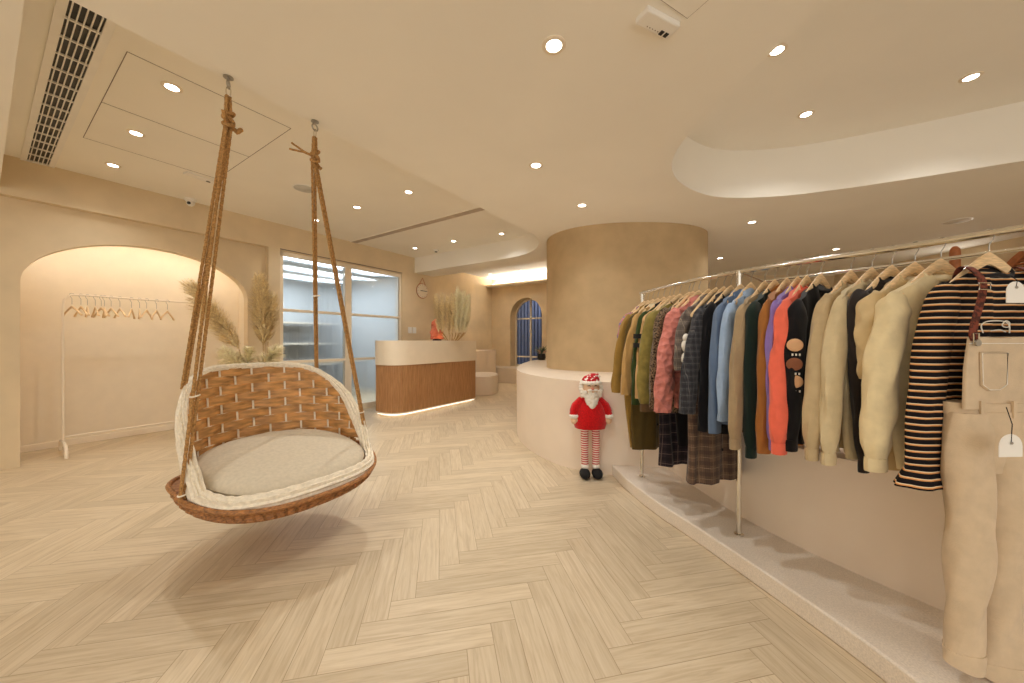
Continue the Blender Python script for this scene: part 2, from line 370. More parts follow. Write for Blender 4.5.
area('yard_light', W(9.6, 5.3, 2.9), .8, 26, (.55, .68, 1))
# ================================================================== DOWNLIGHTS AND CEILING THINGS
SPOT, WORLD = .50, 1.5
WARM = (1, 1, .985)
def spot(loc, e, size=132, blend=1.0, rad=.03, rot=(0,0,0), col=WARM):
    l = bpy.data.lights.new('downlight_beam', 'SPOT'); l.energy = e*SPOT; l.color = col; l.spot_size = math.radians(size); l.spot_blend = blend; l.shadow_soft_size = rad
    o = bpy.data.objects.new('downlight_beam', l); COL.objects.link(o); o.location = loc; o.rotation_euler = rot; return o
proto = thing('downlight', '', 'ceiling light', (0,0,0), 0)
MB().lathe([(.034, -.0015), (.036, -.006), (.050, -.006), (.054, -.003), (.054, 0), (.034, 0)], n=32).build('trim_ring', M['offwhite'], proto)
MB().lathe([(.0005, -.0035), (.035, -.0035), (.035, -.0015), (.0005, -.0015)], n=28).build('lamp_face', M['lamp'], proto)
DL = [(554,45,ZR,'large bright downlight in the main ceiling, high in the photo right of the swing ropes',75),
 (536,165,ZR,'downlight in the main ceiling just left above the round column',56),
 (582,205,ZR,'downlight in the main ceiling directly in front of the round column top',34),
 (172,87,ZL,'downlight nearest the air vent, in the large ceiling access panel',62),
 (136,133,ZL,'middle downlight of the row beside the long air vent',62),
 (113,165,ZL,'downlight of the vent row closest to the niche wall',40),
 (408.5,191.8,ZL,'downlight right of the swing ropes, nearer of the pair in the raised ceiling',170),
 (357,207,ZL,'downlight between the swing ropes and the ceiling slot',44),
 (316,220,ZL,'downlight close to the wall above the glass partition, behind the thin rope',34),
 (501.5,233.6,ZL,'downlight beyond the ceiling slot, rightmost in the raised ceiling',24),
 (453.5,241,ZL,'downlight beyond the ceiling slot, above the reception counter middle',40),
 (415,248,ZL,'downlight beyond the ceiling slot, nearest the clock',34),
 (777,50,ZC,'downlight in the curved recess at its left end, nearest the camera',46),
 (971,77,ZC,'rightmost downlight in the curved ceiling recess',46),
 (806,114,ZC,'middle downlight in the curved ceiling recess, deeper than its two neighbours',40),
 (752,222,ZR,'downlight above the clothes rail, first beyond the curved recess',28),
 (836,249,ZR,'small downlight right above the middle of the clothes rail',28),
 (720,258,ZR,'far downlight beside the right edge of the round column',20),
 (490,274,3.05,'far downlight above the light cove, the left one',12),
 (521,271,3.05,'far downlight above the light cove, the right one',12)]
for i, (px, py, z, lab, e) in enumerate(DL):
    o = proto if i == 0 else copy_tree(proto)
    o.location = atz(px, py, z); o['label'] = lab; o['group'] = 'round downlights in the ceilings'
    spot(o.location-Vector((0,0,.02)), e)
for x, y in [(-2.6,.4),(.5,-.2),(-3.6,-1.2),(-1.2,-1.8),(1.0,-2.3)]:
    spot((x, y, ZR-.02), 40)
spot((2.9, .2, ZC-.02), 50)
for x, y in [(4.6,1.2),(3.5,-1.4),(5.6,5.6),(3.4,5.9)]: spot((x, y, ZR-.02), 22)
for u, v in [(6.3,4.2),(7.6,5.6),(6.6,5.7)]: spot(W(u, v, 3.03), 26)
# counter-side and wall washing lamps out of view are the same downlights; vent strip
t = thing('air_vent', 'long white slotted air vent strip in the raised ceiling at the top left', 'air vent', W(.30, 3.95, ZL), ANG)
q = MB(); 
for s in (-1, 1): q.box((s*.0775, 0, -.006), (.035, 3.0, .012))
for s in (-1, 1): q.box((0, s*1.485, -.006), (.12, .03, .012))
q.build('frame', M['white'], t, smooth=False)
MB().box((0, 0, -.0012), (.13, 2.96, .002), ).build('backing', M['dark'], t, smooth=False)
q = MB()
for k in range(-2, 3): q.box((k*.024, 0, -.006), (.005, 2.94, .014))
for k in range(16): q.box((0, -1.47+k*.196, -.006), (.13, .012, .013))
q.build('grille', M['white'], t, smooth=False)
# access panel seams
t = thing('access_panel', 'large rectangular ceiling access panel with thin dark seams, near the vent', 'ceiling panel', W(.9, 3.7, ZL), ANG)
MB().box((0, .385, -.0006), (.862, .752, .001)).build('panel_leaf', M['ceil'], t, smooth=False)
MB().box((0, -.385, -.0006), (.862, .752, .001)).build('panel_leaf', M['ceil'], t, smooth=False)
q = MB(); th = .0035
for y in (-.765, 0, .765): q.box((0, y, -.0008), (.87, th, .0015))
for x in (-.434, .434): q.box((x, 0, -.0008), (th, 1.53, .0015))
q.build('seam', M['greydark'], t, smooth=False)
t = thing('access_panel', 'small square ceiling access panel at the top edge beside the white sensor box', 'ceiling panel', (.6735, 1.27, ZR), math.radians(29))
MB().box((0, 0, -.002), (.30, .30, .004)).build('panel_leaf', M['ceil'], t, smooth=False)
q = MB()
for s in (-1, 1): q.box((0, s*.151, -.0015), (.305, .002, .004)); q.box((s*.151, 0, -.0015), (.002, .305, .004))
q.build('seam', M['greydark'], t, smooth=False)
# linear slot
t = thing('slot_diffuser', 'grey linear air slot across the raised ceiling above the counter side', 'air slot', W(3.44, 4.06, ZL), ANG)
MB().box((0, 0, -.003), (.11, 2.75, .008)).build('slot', plain('slot_shade', (186, 170, 154), .8), t, smooth=False)
q = MB()
for s in (-1, 1): q.box((s*.055, 0, -.004), (.012, 2.77, .010))
q.build('frame', M['ceil'], t, smooth=False)
# round speaker grille, camera, detectors
def disc(name, label, cat, loc, r, h, mat):
    t = thing(name, label, cat, loc)
    MB().lathe([(.001, -h), (r*.8, -h), (r*.85, -h*.7), (r, -h*.5), (r, 0), (.001, 0)], n=36).build('grille', mat, t)
    MB().lathe([(r*.98, -h*.6), (r*1.06, -h*.5), (r*1.06, 0), (r*.98, 0)], n=36).build('rim', M['white'], t); return t
disc('ceiling_speaker', 'round white ceiling speaker just left of the right-hand swing rope', 'speaker', atz(304.5, 188.5, ZL), .11, .008, plain('speaker_mesh', (200,198,190), .6))
disc('ceiling_speaker', 'round pale ceiling speaker above the right end of the clothes rail', 'speaker', atz(957, 221, ZR), .11, .008, plain('speaker_mesh_pale', (214,206,192), .6))
t = disc('smoke_detector', 'small round smoke detector beyond the ceiling slot, above the clock', 'detector', atz(436, 250, ZL), .05, .03, M['white'])
MB().lathe([(.001,-.042),(.02,-.04),(.025,-.03),(.001,-.03)]).build('sensor', M['dark'], t)
p = atz(190.5, 199, ZL); 
t = thing('security_camera', 'small white dome camera with a black lens by the ceiling above the niche', 'camera', p)
MB().lathe([(.001,0),(.055,0),(.055,-.02),(.045,-.03),(.001,-.03)]).build('base', M['white'], t)
MB().lathe([(.001,-.085),(.02,-.08),(.036,-.062),(.040,-.045),(.034,-.03),(.001,-.03)]).build('housing', M['white'], t)
MB().tube([(0.012,-.03,-.055),(.02,-.046,-.062)], .016, 14).build('lens', M['dark'], t)
t = thing('emergency_lamp', 'flat rectangular white lamp plate on the raised ceiling left of the rope', 'lamp', atz(200, 177, ZL), ANG+.2)
MB().box((0,0,-.008), (.24,.08,.016)).build('plate', M['white'], t, smooth=False, bevel=.003)
MB().box((.07,0,-.018), (.03,.02,.006)).build('sensor', M['dark'], t, smooth=False)
# sensor box with indicator windows
p = atz(658, 20, ZR); t = thing('sensor_box', 'white rectangular sensor box with two black windows on the main ceiling', 'sensor box', p, math.radians(24.6))
MB().box((0,0,-.012), (.185,.072,.026)).build('housing', M['white'], t, smooth=False, bevel=.006)
for x in (.024, .050): MB().box((x+.015,.018,-.0265), (.017,.02,.003)).build('sensor_window', M['dark'], t, smooth=False)
for k in range(5): MB().lathe([(.0005,-.0262),(.002,-.0262),(.002,-.023),(.0005,-.023)], (-.040+k*.015,.020,-.001), 8).build('indicator', M['greydark'], t)
# ================================================================== RECEPTION COUNTER
ct = thing('reception_counter', 'curved reception counter with cream top band and walnut slatted front', 'counter', W(4.325, 4.62, 0), ANG)
def outline(L, Wd, r, off=0, n=12):
    # local x along the counter (+x far), y toward the wall ; left end rounded
    x0, x1, y0, y1 = -L/2-off, L/2+off, -Wd/2-off, Wd/2+off; r = r+off
    return [(x1, y0)][:0]+arc(x0+r, y0+r, r, PI, 1.5*PI, n)+arc(x1-.05, y0+.05, .05, 1.5*PI, 2*PI, 4)+arc(x1-.05, y1-.05, .05, 0, PI/2, 4)+arc(x0+r, y1-r, r, PI/2, PI, n)
LC, WC = 1.90, .62
def ext(name, o, z0, z1, mat, par, bev=0): return MB().prism(o, [], lambda a, b: (a,b,z0), lambda a, b: (a,b,z1)).build(name, mat, par, bevel=bev)
ext('toe_kick', outline(LC, WC, .26, -.05), 0, .06, M['cream'], ct)
ext('counter_band', outline(LC, WC, .27, .012), .79, 1.165, M['cream'], ct, .008)
ext('base_trim', outline(LC, WC, .27, .006), .055, .075, M['cream'], ct)
# fluted front
o = outline(LC, WC, .27, 0, 14); pts = []
tot = 0; P = [Vector((a, b, 0)) for a, b in o]; P.append(P[0])
seg = []
for a, b_ in zip(P, P[1:]): seg.append((a, b_, (b_-a).length)); tot += (b_-a).length
ns = int(tot/.026); step = tot/ns; prof = []
def along(d):
    for a, b_, l in seg:
        if d <= l and l > 1e-6: t_ = (b_-a)/l; return a+t_*d, Vector((t_.y, -t_.x, 0))
        d -= l
    t_ = (seg[-1][1]-seg[-1][0]).normalized(); return seg[-1][1].copy(), Vector((t_.y, -t_.x, 0))
for k in range(ns):
    for fr_, h in ((0, -.008), (.12, -.008), (.22, 0), (.55, .003), (.88, 0)):
        p, n_ = along((k+fr_)*step); q_ = p+n_*h; prof.append((q_.x, q_.y))
MB().prism(prof, [], lambda a, b: (a,b,.075), lambda a, b: (a,b,.79)).build('slatted_front', M['slats'], ct, smooth=False)
lp = outline(LC, WC, .26, -.02, 12)
MB().tube([(a,b,.045) for a, b in lp], .006, 6, True).build('led_strip', M['led_soft'], ct)
# salt lamp
t = thing('salt_lamp', 'glowing orange salt rock lamp on a dark base on the counter', 'lamp', Vector(((437-512)/F*6.3, 6.3, 1.166)), .3)
MB().lathe([(.001,0),(.075,0),(.08,.01),(.07,.03),(.001,.03)], n=24).build('base', M['dark'], t)
m, nt, b = newmat('salt_crystal'); b.inputs['Roughness'].default_value = .5
n = noise(nt, 9, 3); r = ramp(nt, n.outputs[0], [(.3, lin((196,84,50))), (.7, lin((220,140,112)))]); nt.links.new(r.outputs[0], b.inputs['Base Color'])
b.inputs['Emission Color'].default_value = (1,.16,.03,1)
n2 = noise(nt, 5, 2); r2 = ramp(nt, n2.outputs[0], [(.48,(0,0,0,1)),(.68,(1,1,1,1))]); mm = N(nt, 'ShaderNodeMath', operation='MULTIPLY_ADD'); nt.links.new(r2.outputs[0], mm.inputs[0]); mm.inputs[1].default_value = .22; mm.inputs[2].default_value = .05
nt.links.new(mm.outputs[0], b.inputs['Emission Strength'])
random.seed(3)
rings = []
for i in range(12):
    z = .03+.36*i/11; rr = .115*(1-(i/11)**3*.65)*(.9+.2*random.random())
    rings.append([(rr*math.cos(2*PI*k/14)*(1+.22*random.uniform(-1,1)), rr*math.sin(2*PI*k/14)*(1+.22*random.uniform(-1,1)), z+random.uniform(-.008,.008)) for k in range(14)])
MB().loft(rings).build('salt_rock', m, t, smooth=False)
# ================================================================== PAMPAS GRASS
def plume(mb, base, tip, wid, n, curl=.3, seed=1):
    rnd = random.Random(seed); base, tip = Vector(base), Vector(tip); ax = tip-base; L = ax.length; ax.normalize()
    side = ax.orthogonal().normalized(); s2 = ax.cross(side)
    for k in range(n):
        t0 = rnd.random()**.8; a = rnd.uniform(0, 2*PI); rad = (side*math.cos(a)+s2*math.sin(a))
        env = wid*(.35+.9*math.sin(PI*min(1, .12+t0*.86)))
        p0_ = base+ax*L*t0*.93; ln = L*rnd.uniform(.16, .30)
        w = rad.cross(ax).normalized()*rnd.uniform(.0016, .0034)*(1+wid*9)
        pts = []
        for s in (0, .35, .7, 1):
            pts.append(p0_+rad*env*(s**.8)*rnd.uniform(.8,1.1)+ax*ln*s*.8+Vector((0,0,-1))*curl*env*s*s)
        vs = []
        for i, p in enumerate(pts):
            ww = w*(1, 1, .8, .15)[i]; vs += [p-ww, p+ww]
        mb.add(vs, [(0,1,3,2),(2,3,5,4),(4,5,7,6)])
def pampas(name, label, loc, vase, stems, seed, cat='dried plant', group=None):
    t = thing(name, label, cat, loc, 0, group)
    if vase: MB().lathe(vase, n=28).build('vase', M['cream'], t)
    for i, (b0, b1, tip, wid, n_, mt) in enumerate(stems):
        q = MB(); mid = (Vector(b0)+Vector(b1))/2+Vector((.01,0,0)); q.tube(catmull([b0, mid, b1], 5), .004, 5); q.build('stem', M['stem'], t)
        q = MB(); plume(q, b1, tip, wid, n_, .3, seed+i); q.build('plume', M[mt], t, smooth=False, normals=False)
    return t
cb = Vector(((452-512)/F*6.2, 6.2, 1.166))
rnd = random.Random(5); st = []
for k in range(22):
    a = rnd.uniform(0, 2*PI); r = rnd.uniform(.02, .10); x0 = rnd.uniform(-.17, .17)
    tx = x0*1.25+rnd.uniform(-.03,.03); ty = rnd.uniform(-.1,.1)
    h = .88 - abs(x0)*.9+rnd.uniform(-.14,.05)
    st.append(((x0*.6, ty*.5, .0), (tx, ty, .14), (tx*1.3+rnd.uniform(-.05,.05), ty*1.2, h), .065, 300, 'pampas' if x0 < .03 else 'pampas_white'))
pampas('pampas_bunch', 'tall bunch of beige and white pampas grass standing on the counter', cb, None, st, 11)
# pampas beside the niche
vb = W(2.02, 5.18, 0)
pampas('pampas_vase', 'wide dark tan pampas plume upright beside the glass partition', vb,
  [(.001,0),(.09,0),(.12,.08),(.11,.25),(.06,.42),(.05,.5),(.058,.52),(.045,.52),(.001,.46)],
  [((0,0,.3),(.0,.0,1.12),(-.04,.0,1.96),.15,1000,'pampas'), ((-.02,.03,.3),(-.04,.06,1.1),(-.10,.1,1.8),.11,600,'pampas'), ((.02,0,.3),(.03,.05,1.15),(.10,.05,1.75),.10,500,'pampas')], 31)
vb2 = W(1.82, 5.22, 0)
pampas('pampas_vase', 'single curved pampas plume leaning left in front of the niche edge', vb2,
  [(.001,0),(.07,0),(.09,.06),(.08,.2),(.045,.34),(.04,.4),(.047,.42),(.035,.42),(.001,.38)],
  [((0,0,.3),(-.03,-.02,1.05),(-.42,-.25,1.80),.15,800,'pampas')], 41)
pampas('pampas_vase', 'short cloud of pale pampas fluff just behind the swing back', W(1.75, 4.9, 0),
  [(.001,0),(.08,0),(.1,.08),(.08,.3),(.05,.45),(.055,.47),(.001,.46)],
  [((0,0,.4),(0,0,.72),(-.28,.0,1.06),.13,420,'pampas_white'), ((0,0,.4),(.05,0,.72),(.30,.1,1.08),.14,460,'pampas_white'), ((0,0,.4),(0,0,.72),(0,.02,1.08),.14,460,'pampas_white')], 51)
# clock
t = thing('wall_clock', 'round pale hanging wall clock with a strap, beside the glass partition', 'clock', W(4.94, 5.445, 2.17), ANG)
def ringm(r, w_, n=40):
    return MB().tube([(r*math.cos(2*PI*k/n), 0, r*math.sin(2*PI*k/n)) for k in range(n)], w_, 8, True)
ringm(.145, .008).build('rim', M['redwood'], t)
MB().loft([[(r*math.cos(2*PI*k/36), y, r*math.sin(2*PI*k/36)) for k in range(36)] for r, y in ((.14,-.004),(.14,-.012))]).build('face', M['cream'], t)
MB().tube([(-.09,-.005,.11),(0,-.01,.26),(.09,-.005,.11)], .006, 6).build('strap', M['redwood'], t)
MB().box((.055,-.02,0), (.12,.004,.010)).build('minute_hand', M['dark'], t, smooth=False)
MB().box((-.03,-.02,.0), (.06,.004,.012)).build('hour_hand', M['dark'], t, smooth=False)
for k in range(12):
    a = k*PI/6; MB().box((.12*math.cos(a),-.014,.12*math.sin(a)), (.008,.003,.008)).build('hour_mark', M['dark'], t, smooth=False)
t = thing('light_switch', 'double white light switch on the wall left of the counter', 'switch', W(4.68, 5.445, 1.37), ANG)
for s in (-1, 1):
    MB().box((s*.055,-.005,0), (.09,.012,.12)).build('switch_plate', M['white'], t, smooth=False, bevel=.003)
    MB().box((s*.055,-.012,0), (.05,.006,.08)).build('rocker', M['white'], t, smooth=False, bevel=.002)
# flowers on plinth
t = thing('flower_arrangement', 'small flower arrangement with pale petals on the plinth by the window', 'plant', (.56, 6.7, .80))
MB().lathe([(.001,0),(.06,0),(.08,.05),(.07,.12),(.06,.12),(.001,.1)]).build('pot', M['dark'], t)
rnd = random.Random(8)
M['leaf'] = plain('grey_green_leaf', (86,104,84), .6, var=.2); M['petal'] = plain('peach_petal', (236,196,166), .6)
q = MB(); q2 = MB()
for k in range(60):
    a = rnd.uniform(0,2*PI); e = rnd.uniform(.2,1.3); d = Vector((math.cos(a)*math.cos(e), math.sin(a)*math.cos(e), math.sin(e)))
    p = Vector((0,0,.1)); tip = p+d*rnd.uniform(.12,.22); w = d.cross(Vector((.1,.2,1))).normalized()*.018; mid = (p+tip)/2+Vector((0,0,.02))
    (q if k % 3 else q2).add([p, mid-w, tip, mid+w], [(0,1,2,3)])
q.build('leaves', M['leaf'], t, smooth=False, normals=False); q2.build('petals', M['petal'], t, smooth=False, normals=False)
# right far room details
t = thing('louvered_door', 'reddish wooden arched louvered panel on the far right wall', 'louvered panel', (6.60, 4.28, 0))
fo = [(-.48,0),(.48,0)]+arc(0,1.92,.48,0,PI,20); fi = [(-.40,.12),(.40,.12)]+arc(0,1.92,.40,0,PI,20)
MB().prism(fo, [fi], lambda a,b:(0,a,b), lambda a,b:(-.05,a,b)).build('frame', M['redwood'], t)
q = MB()
for k in range(54):
    z = .15+k*.04; hw = .40 if z < 1.92 else math.sqrt(max(0,.16-(z-1.92)**2))
    if hw > .04: q.box((-.025,0,z), (.03,2*hw,.012), Matrix.Rotation(.5,3,'Y'))
q.build('louvers', M['redwood'], t, smooth=False)
t = thing('wall_lamp', 'bright white linear lamp glimpsed on the far right wall between hangers', 'lamp', (6.60, 5.08, 2.18))
MB().box((-.015,0,0), (.03,.42,.14)).build('housing', M['white'], t, smooth=False)
MB().box((-.033,0,0), (.008,.36,.10)).build('diffuser', M['lamp'], t, smooth=False)
px_, py_ = (955-512)/F*4.2, 4.2
t = thing('coat_stand', 'tan wooden post with a rounded top seen behind the right rail', 'coat stand', (px_, py_, 0))
MB().lathe([(.001,0),(.2,0),(.2,.02),(.05,.035),(.001,.035)], n=28).build('base', M['redwood'], t)
MB().lathe([(.001,.03),(.045,.03),(.045,2.20),(.04,2.25),(.02,2.28),(.001,2.285)], n=20).build('post', M['redwood'], t)
# ================================================================== WHITE RACK IN THE NICHE
def hanger_parts(t, body_mat, half=.20, drop=.055, hl=.105, big=1.0):
    pts = []
    r = .016
    for k in range(15):
        a = PI*(1.18-1.36*k/14)*1.0
        pts.append((0, r*math.cos(a), -.002+r*math.sin(a)))
    pts = [(0, p[1], p[2]) for p in pts]
    pts += [(0, .010, -.022), (0, 0, -.040), (0, 0, -hl)]
    MB().tube(pts, .0019, 6).build('hook', M['steel'], t)
    rings = []
    for k in range(21):
        s = -1+2*k/20; x = s*half; z = -hl-.012-drop*abs(s)**1.2; hh = (.030-.014*abs(s))*big; dd = .0065+.004*(abs(s)**3)
        rings.append([(x, dd*math.cos(2*PI*j/10), z+hh*.5*math.sin(2*PI*j/10)-(.014*(1-abs(s)))) for j in range(10)])
    MB().loft(rings).build('hanger_body', body_mat, t)
rk = thing('garment_rack', 'thin white metal garment rack standing in the arched niche', 'clothes rack', W(.47, 5.75, 0), ANG)
RL = 1.12
q = MB(); q.tube(catmull([(0,0,.13),(0,0,1.0),(0,0,1.50),(.03,0,1.60),(.10,0,1.63),(.5,0,1.63),(RL-.1,0,1.63),(RL-.03,0,1.60),(RL,0,1.5),(RL,0,.9),(RL,0,.13)], 8), .009, 8); q.build('upright_frame', M['offwhite'], rk)
MB().tube([(0,0,.185),(RL,0,.185)], .008, 8).build('lower_bar', M['offwhite'], rk)
for x in (0, RL):
    MB().tube(catmull([(x,-.25,.01),(x,-.235,.08),(x,-.16,.125),(x,0,.135),(x,.16,.125),(x,.235,.08),(x,.25,.01)], 6), .013, 8).build('foot', M['offwhite'], rk)
hp = None
for i, px in enumerate([72,81,87.4,95.4,101.3,104.5,111.2,120,131.6,139.6,146.7,156.6,167.5]):
    d = (px-512)/F; y_ = 5.75/(-CS*d+SN); uu = (SN*d+CS)*y_
    lab = 'bare wooden hanger inside the row on the white rack in the niche'
    if i == 0: lab = 'leftmost bare wooden hanger on the white rack in the arched niche'
    if i == 12: lab = 'rightmost bare wooden hanger on the white rack, nearest the swing rope'
    if hp is None:
        hp = thing('clothes_hanger', lab, 'hanger', (0,0,0)); hanger_parts(hp, M['wood'], .19, .10, .10); o = hp
    else: o = copy_tree(hp)
    o['label'] = lab; o['group'] = 'bare wooden hangers on the white rack'
    o.location = W(uu, 5.75, 1.63); o.rotation_euler = (0, 0, math.atan2(1,d)+[.32,.22,.05,.12,.28,.05,.26,.22,-.12,.02,-.24,-.2,-.3][i])
# ================================================================== SWING
UC, VC, ZS = 1.0, 2.27, .425
sw = thing('hanging_swing_chair', 'hanging rattan swing seat with white wicker rim, woven back and beige cushion', 'swing chair', W(UC, VC, 0), ANG)
# local: x along the width, y to the back (toward niche), z up
A, B = .452, .415
def wick(r0, n): return n
def arch_z(ph):      # height of the white rim for angle (0 = right end, 90 = back centre, 270 = front centre)
    s = math.sin(ph)
    if s > -.30: k = (s+.30)/1.30; return ZS+.005+.56*(math.sin(min(1, k)*PI/2)**.95)
    return ZS-.005
def rim_drop(ph): return -.034*max(0, min(1, (-math.sin(ph)-.3)/.4))
def rim_pt(ph):
    z = arch_z(ph); lean = max(0, (z-ZS))
    cp, sp_ = math.cos(ph), math.sin(ph)
    if sp_ < 0: cp = math.copysign(abs(cp)**.72, cp); sp_ = -abs(sp_)**.86
    x = (A+.03*min(1, lean*3)-.10*lean*abs(math.cos(ph)))*cp; y = B*sp_*(1 if sp_ > 0 else .96)+.10*lean*max(0,math.sin(ph))+(.0)
    return Vector((x, y, z+rim_drop(ph)))
# woven white rim : loft with changing section plus basket ridges
nr = 480; rings = []
for i in range(nr):
    ph = 2*PI*i/nr; p = rim_pt(ph); d = (rim_pt(ph+.01)-rim_pt(ph-.01)).normalized()
    outw = Vector((math.cos(ph), math.sin(ph), 0)); outw = (outw-d*outw.dot(d)).normalized(); up = d.cross(outw)
    s = math.sin(ph)
    side = max(0, 1-abs(s+.05)/.55); front = max(0, min(1, (-s-.1)/.5))
    wa = .015+.010*side+.010*front       # outward
    wb = .016+.036*side+.025*front         # height
    ring = []
    for k in range(40):
        a = 2*PI*k/40; rid = 1+.15*math.cos(10*a)+.12*math.cos(10*a+PI/2)*math.sin(i*2*PI/12+PI*(int(k/4+.5) % 2))+.05*math.sin(i*2*PI/12+PI*(int(k/4+.5) % 2))
        ring.append(p+outw*math.cos(a)*wa*rid+up*math.sin(a)*wb*rid)
    rings.append(ring)
MB().loft(rings, closed=True).build('wicker_rim', M['whicker'], sw)
# brown boat-shaped basket
rings = []; nk = 200
for i in range(22):
    t_ = i/21
    z = ZS-.02-.150*math.sin(t_*PI/2)
    rad = math.cos(t_*PI/2)**.55 if t_ < 1 else 0.02
    ring = []
    for k in range(nk):
        a = 2*PI*k/nk; wv = 1+.012*(1 if (k//3+i) % 2 else -1)
        x = (A+.040)*rad*wv*math.copysign(abs(math.cos(a))**(.82 if math.sin(a) < 0 else .95), math.cos(a)); y = (B+.02)*rad*wv*math.copysign(abs(math.sin(a))**.93, math.sin(a))
        zz = z+(.03*(math.cos(a)**4)-.052*max(0,-math.sin(a))**.6)*(1-t_)
        ring.append((x, y, zz))
    rings.append(ring)
MB().loft(rings).build('basket_base', M['rattan'], sw)
MB().tube([((A+.042)*math.copysign(abs(math.cos(a))**(.82 if math.sin(a) < 0 else .95), math.cos(a)), (B+.024)*math.copysign(abs(math.sin(a))**.93, math.sin(a)), ZS-.018+.03*math.cos(a)**4-.052*max(0,-math.sin(a))**.6) for a in [2*PI*k/90 for k in range(90)]], .012, 8, True).build('basket_edge', M['rattan'], sw)
# back weave
def back_pt(ph, z, off=0):
    top = arch_z(ph); f_ = (z-ZS)/max(.02, top-ZS); r0 = Vector((A*.98*math.cos(ph), B*.98*math.sin(ph), 0)); rp = rim_pt(ph)
    p = r0.lerp(Vector((rp.x, rp.y, 0)), max(0, min(1, f_))); nrm = Vector((math.cos(ph), math.sin(ph)*1.3, 0)).normalized()
    p = p+nrm*off; p.z = z; return p
NV = 15; phs = [math.radians(8+164*k/(NV-1)) for k in range(NV)]
q = MB()
rows = 10; rh = .056
for r in range(rows):
    zc = ZS+.03+r*rh; strip = []
    for s in range(0, 241):
        ph = math.radians(-4+188*s/240)
        if arch_z(ph)-.006 < zc-.012: strip.append(None); continue
        kk = (math.degrees(ph)-8)/(164/(NV-1))
        off = .010*math.cos(PI*(kk+r))
        hz = rh*.50; z1 = min(zc+hz, arch_z(ph)-.004)
        strip.append((back_pt(ph, zc-hz, off+.0016), back_pt(ph, z1, off+.0016), back_pt(ph, z1, off-.0016), back_pt(ph, zc-hz, off-.0016)))
    run = []
    for e in strip+[None]:
        if e is None:
            if len(run) > 2: q.loft(run)
            run = []
        else: run.append(list(e))
q.build('back_strips', M['strip'], sw)
q = MB()
for ph in phs:
    zt = arch_z(ph)-.005
    if zt-ZS < .05: continue
    pr = []
    for z in [ZS+(zt-ZS)*j/8 for j in range(9)]:
        tg = Vector((-math.sin(ph), math.cos(ph), 0)); c_ = back_pt(ph, z, 0); n_ = Vector((math.cos(ph), math.sin(ph), 0))
        pr.append([c_-tg*.0055-n_*.002, c_+tg*.0055-n_*.002, c_+tg*.0055+n_*.002, c_-tg*.0055+n_*.002])
    q.loft(pr)
q.build('upright_strands', M['whicker'], sw)
# cushion
rings = []
for i in range(15):
    t_ = -PI/2+PI*i/14; ring = []
    for k in range(64):
        a = 2*PI*k/64; rr = (math.cos(t_)**.45 if abs(math.cos(t_)) > 1e-4 else 0.02)
        ea = .70 if math.sin(a) < 0 else .9; x = (A-.042)*rr*math.copysign(abs(math.cos(a))**ea, math.cos(a)); y = (B-.034)*rr*math.copysign(abs(math.sin(a))**.86, math.sin(a))
        z = ZS+.044+.058*math.sin(t_)+.012*math.sin(t_)*(1-rr)+.06*(y/B) - .010*math.exp(-((x+.1)**2+(y+.02)**2)/.02)*(1 if t_ > 0 else 0)
        ring.append((x, y-.005, z))
    rings.append(ring)
cu = MB().loft(rings).build('cushion', M['cushion'], sw)
MB().tube([((A-.050)*math.copysign(abs(math.cos(a))**.88, math.cos(a)), (B-.040)*math.copysign(abs(math.sin(a))**.92, math.sin(a))-.005, ZS+.015+.03*math.sin(a)) for a in [2*PI*k/80 for k in range(80)]], .004, 6, True).build('piping', M['cushion'], cu)
# ropes
def rope(mb, pts, r=.0075, pitch=.035):
    pts = [Vector(p) for p in pts]; dense = []
    for a, b_ in zip(pts, pts[1:]):
        n_ = max(2, int((b_-a).length/.006)); dense += [a.lerp(b_, i/n_) for i in range(n_)]
    dense.append(pts[-1]); rings = []; d_acc = 0; up = None
    for i, p in enumerate(dense):
        d = (dense[min(i+1, len(dense)-1)]-dense[max(i-1, 0)]).normalized()
        if up is None: up = Vector((0,1,0)) if abs(d.y) < .9 else Vector((1,0,0))
        a_ = (up-d*up.dot(d)).normalized(); up = a_; c_ = d.cross(a_)
        if i: d_acc += (p-dense[i-1]).length
        tw = 2*PI*d_acc/pitch/3
        rings.append([p+(a_*math.cos(t+tw)+c_*math.sin(t+tw))*r*(.80+.24*abs(math.cos(1.5*t))) for t in [2*PI*k/12 for k in range(12)]])
    mb.loft(rings)
def loc(u, v, z): return Vector((u-UC, v-VC, z))
hooks = [(.706, 2.21), (1.142, 2.21)]
for hi, (hu, hv) in enumerate(hooks):
    e = thing('ceiling_hook', ['steel eye hook nearest the air vent, holding the left swing rope', 'steel eye hook holding the right-hand swing rope'][hi], 'hook', W(hu, hv, ZR), ANG+(.2 if hi else 1.0), 'eye hooks in the main ceiling')
    MB().lathe([(.001,0),(.022,0),(.022,-.004),(.007,-.006),(.006,-.02),(.001,-.02)], n=20).build('base_plate', M['steel'], e)
    MB().tube([(.019*math.cos(a),0,-.037+.019*math.sin(a)) for a in [2*PI*k/24 for k in range(24)]], .0045, 8, True).build('eye', M['steel'], e)
    MB().tube([(0,.010*math.cos(a),-.072+.024*math.sin(a)) for a in [2*PI*k/24 for k in range(24)]], .003, 8, True).build('quick_link', M['chrome'], e)
ztop = ZR-.096
def bez(a, b_, sag, n=14):
    return [a.lerp(b_, i/n)+Vector((0,0,-sag*math.sin(PI*i/n))) for i in range(n+1)]
rimL, rimR = Vector((-A-.03,-.10,ZS-.01)), Vector((A+.03,-.10,ZS-.01))
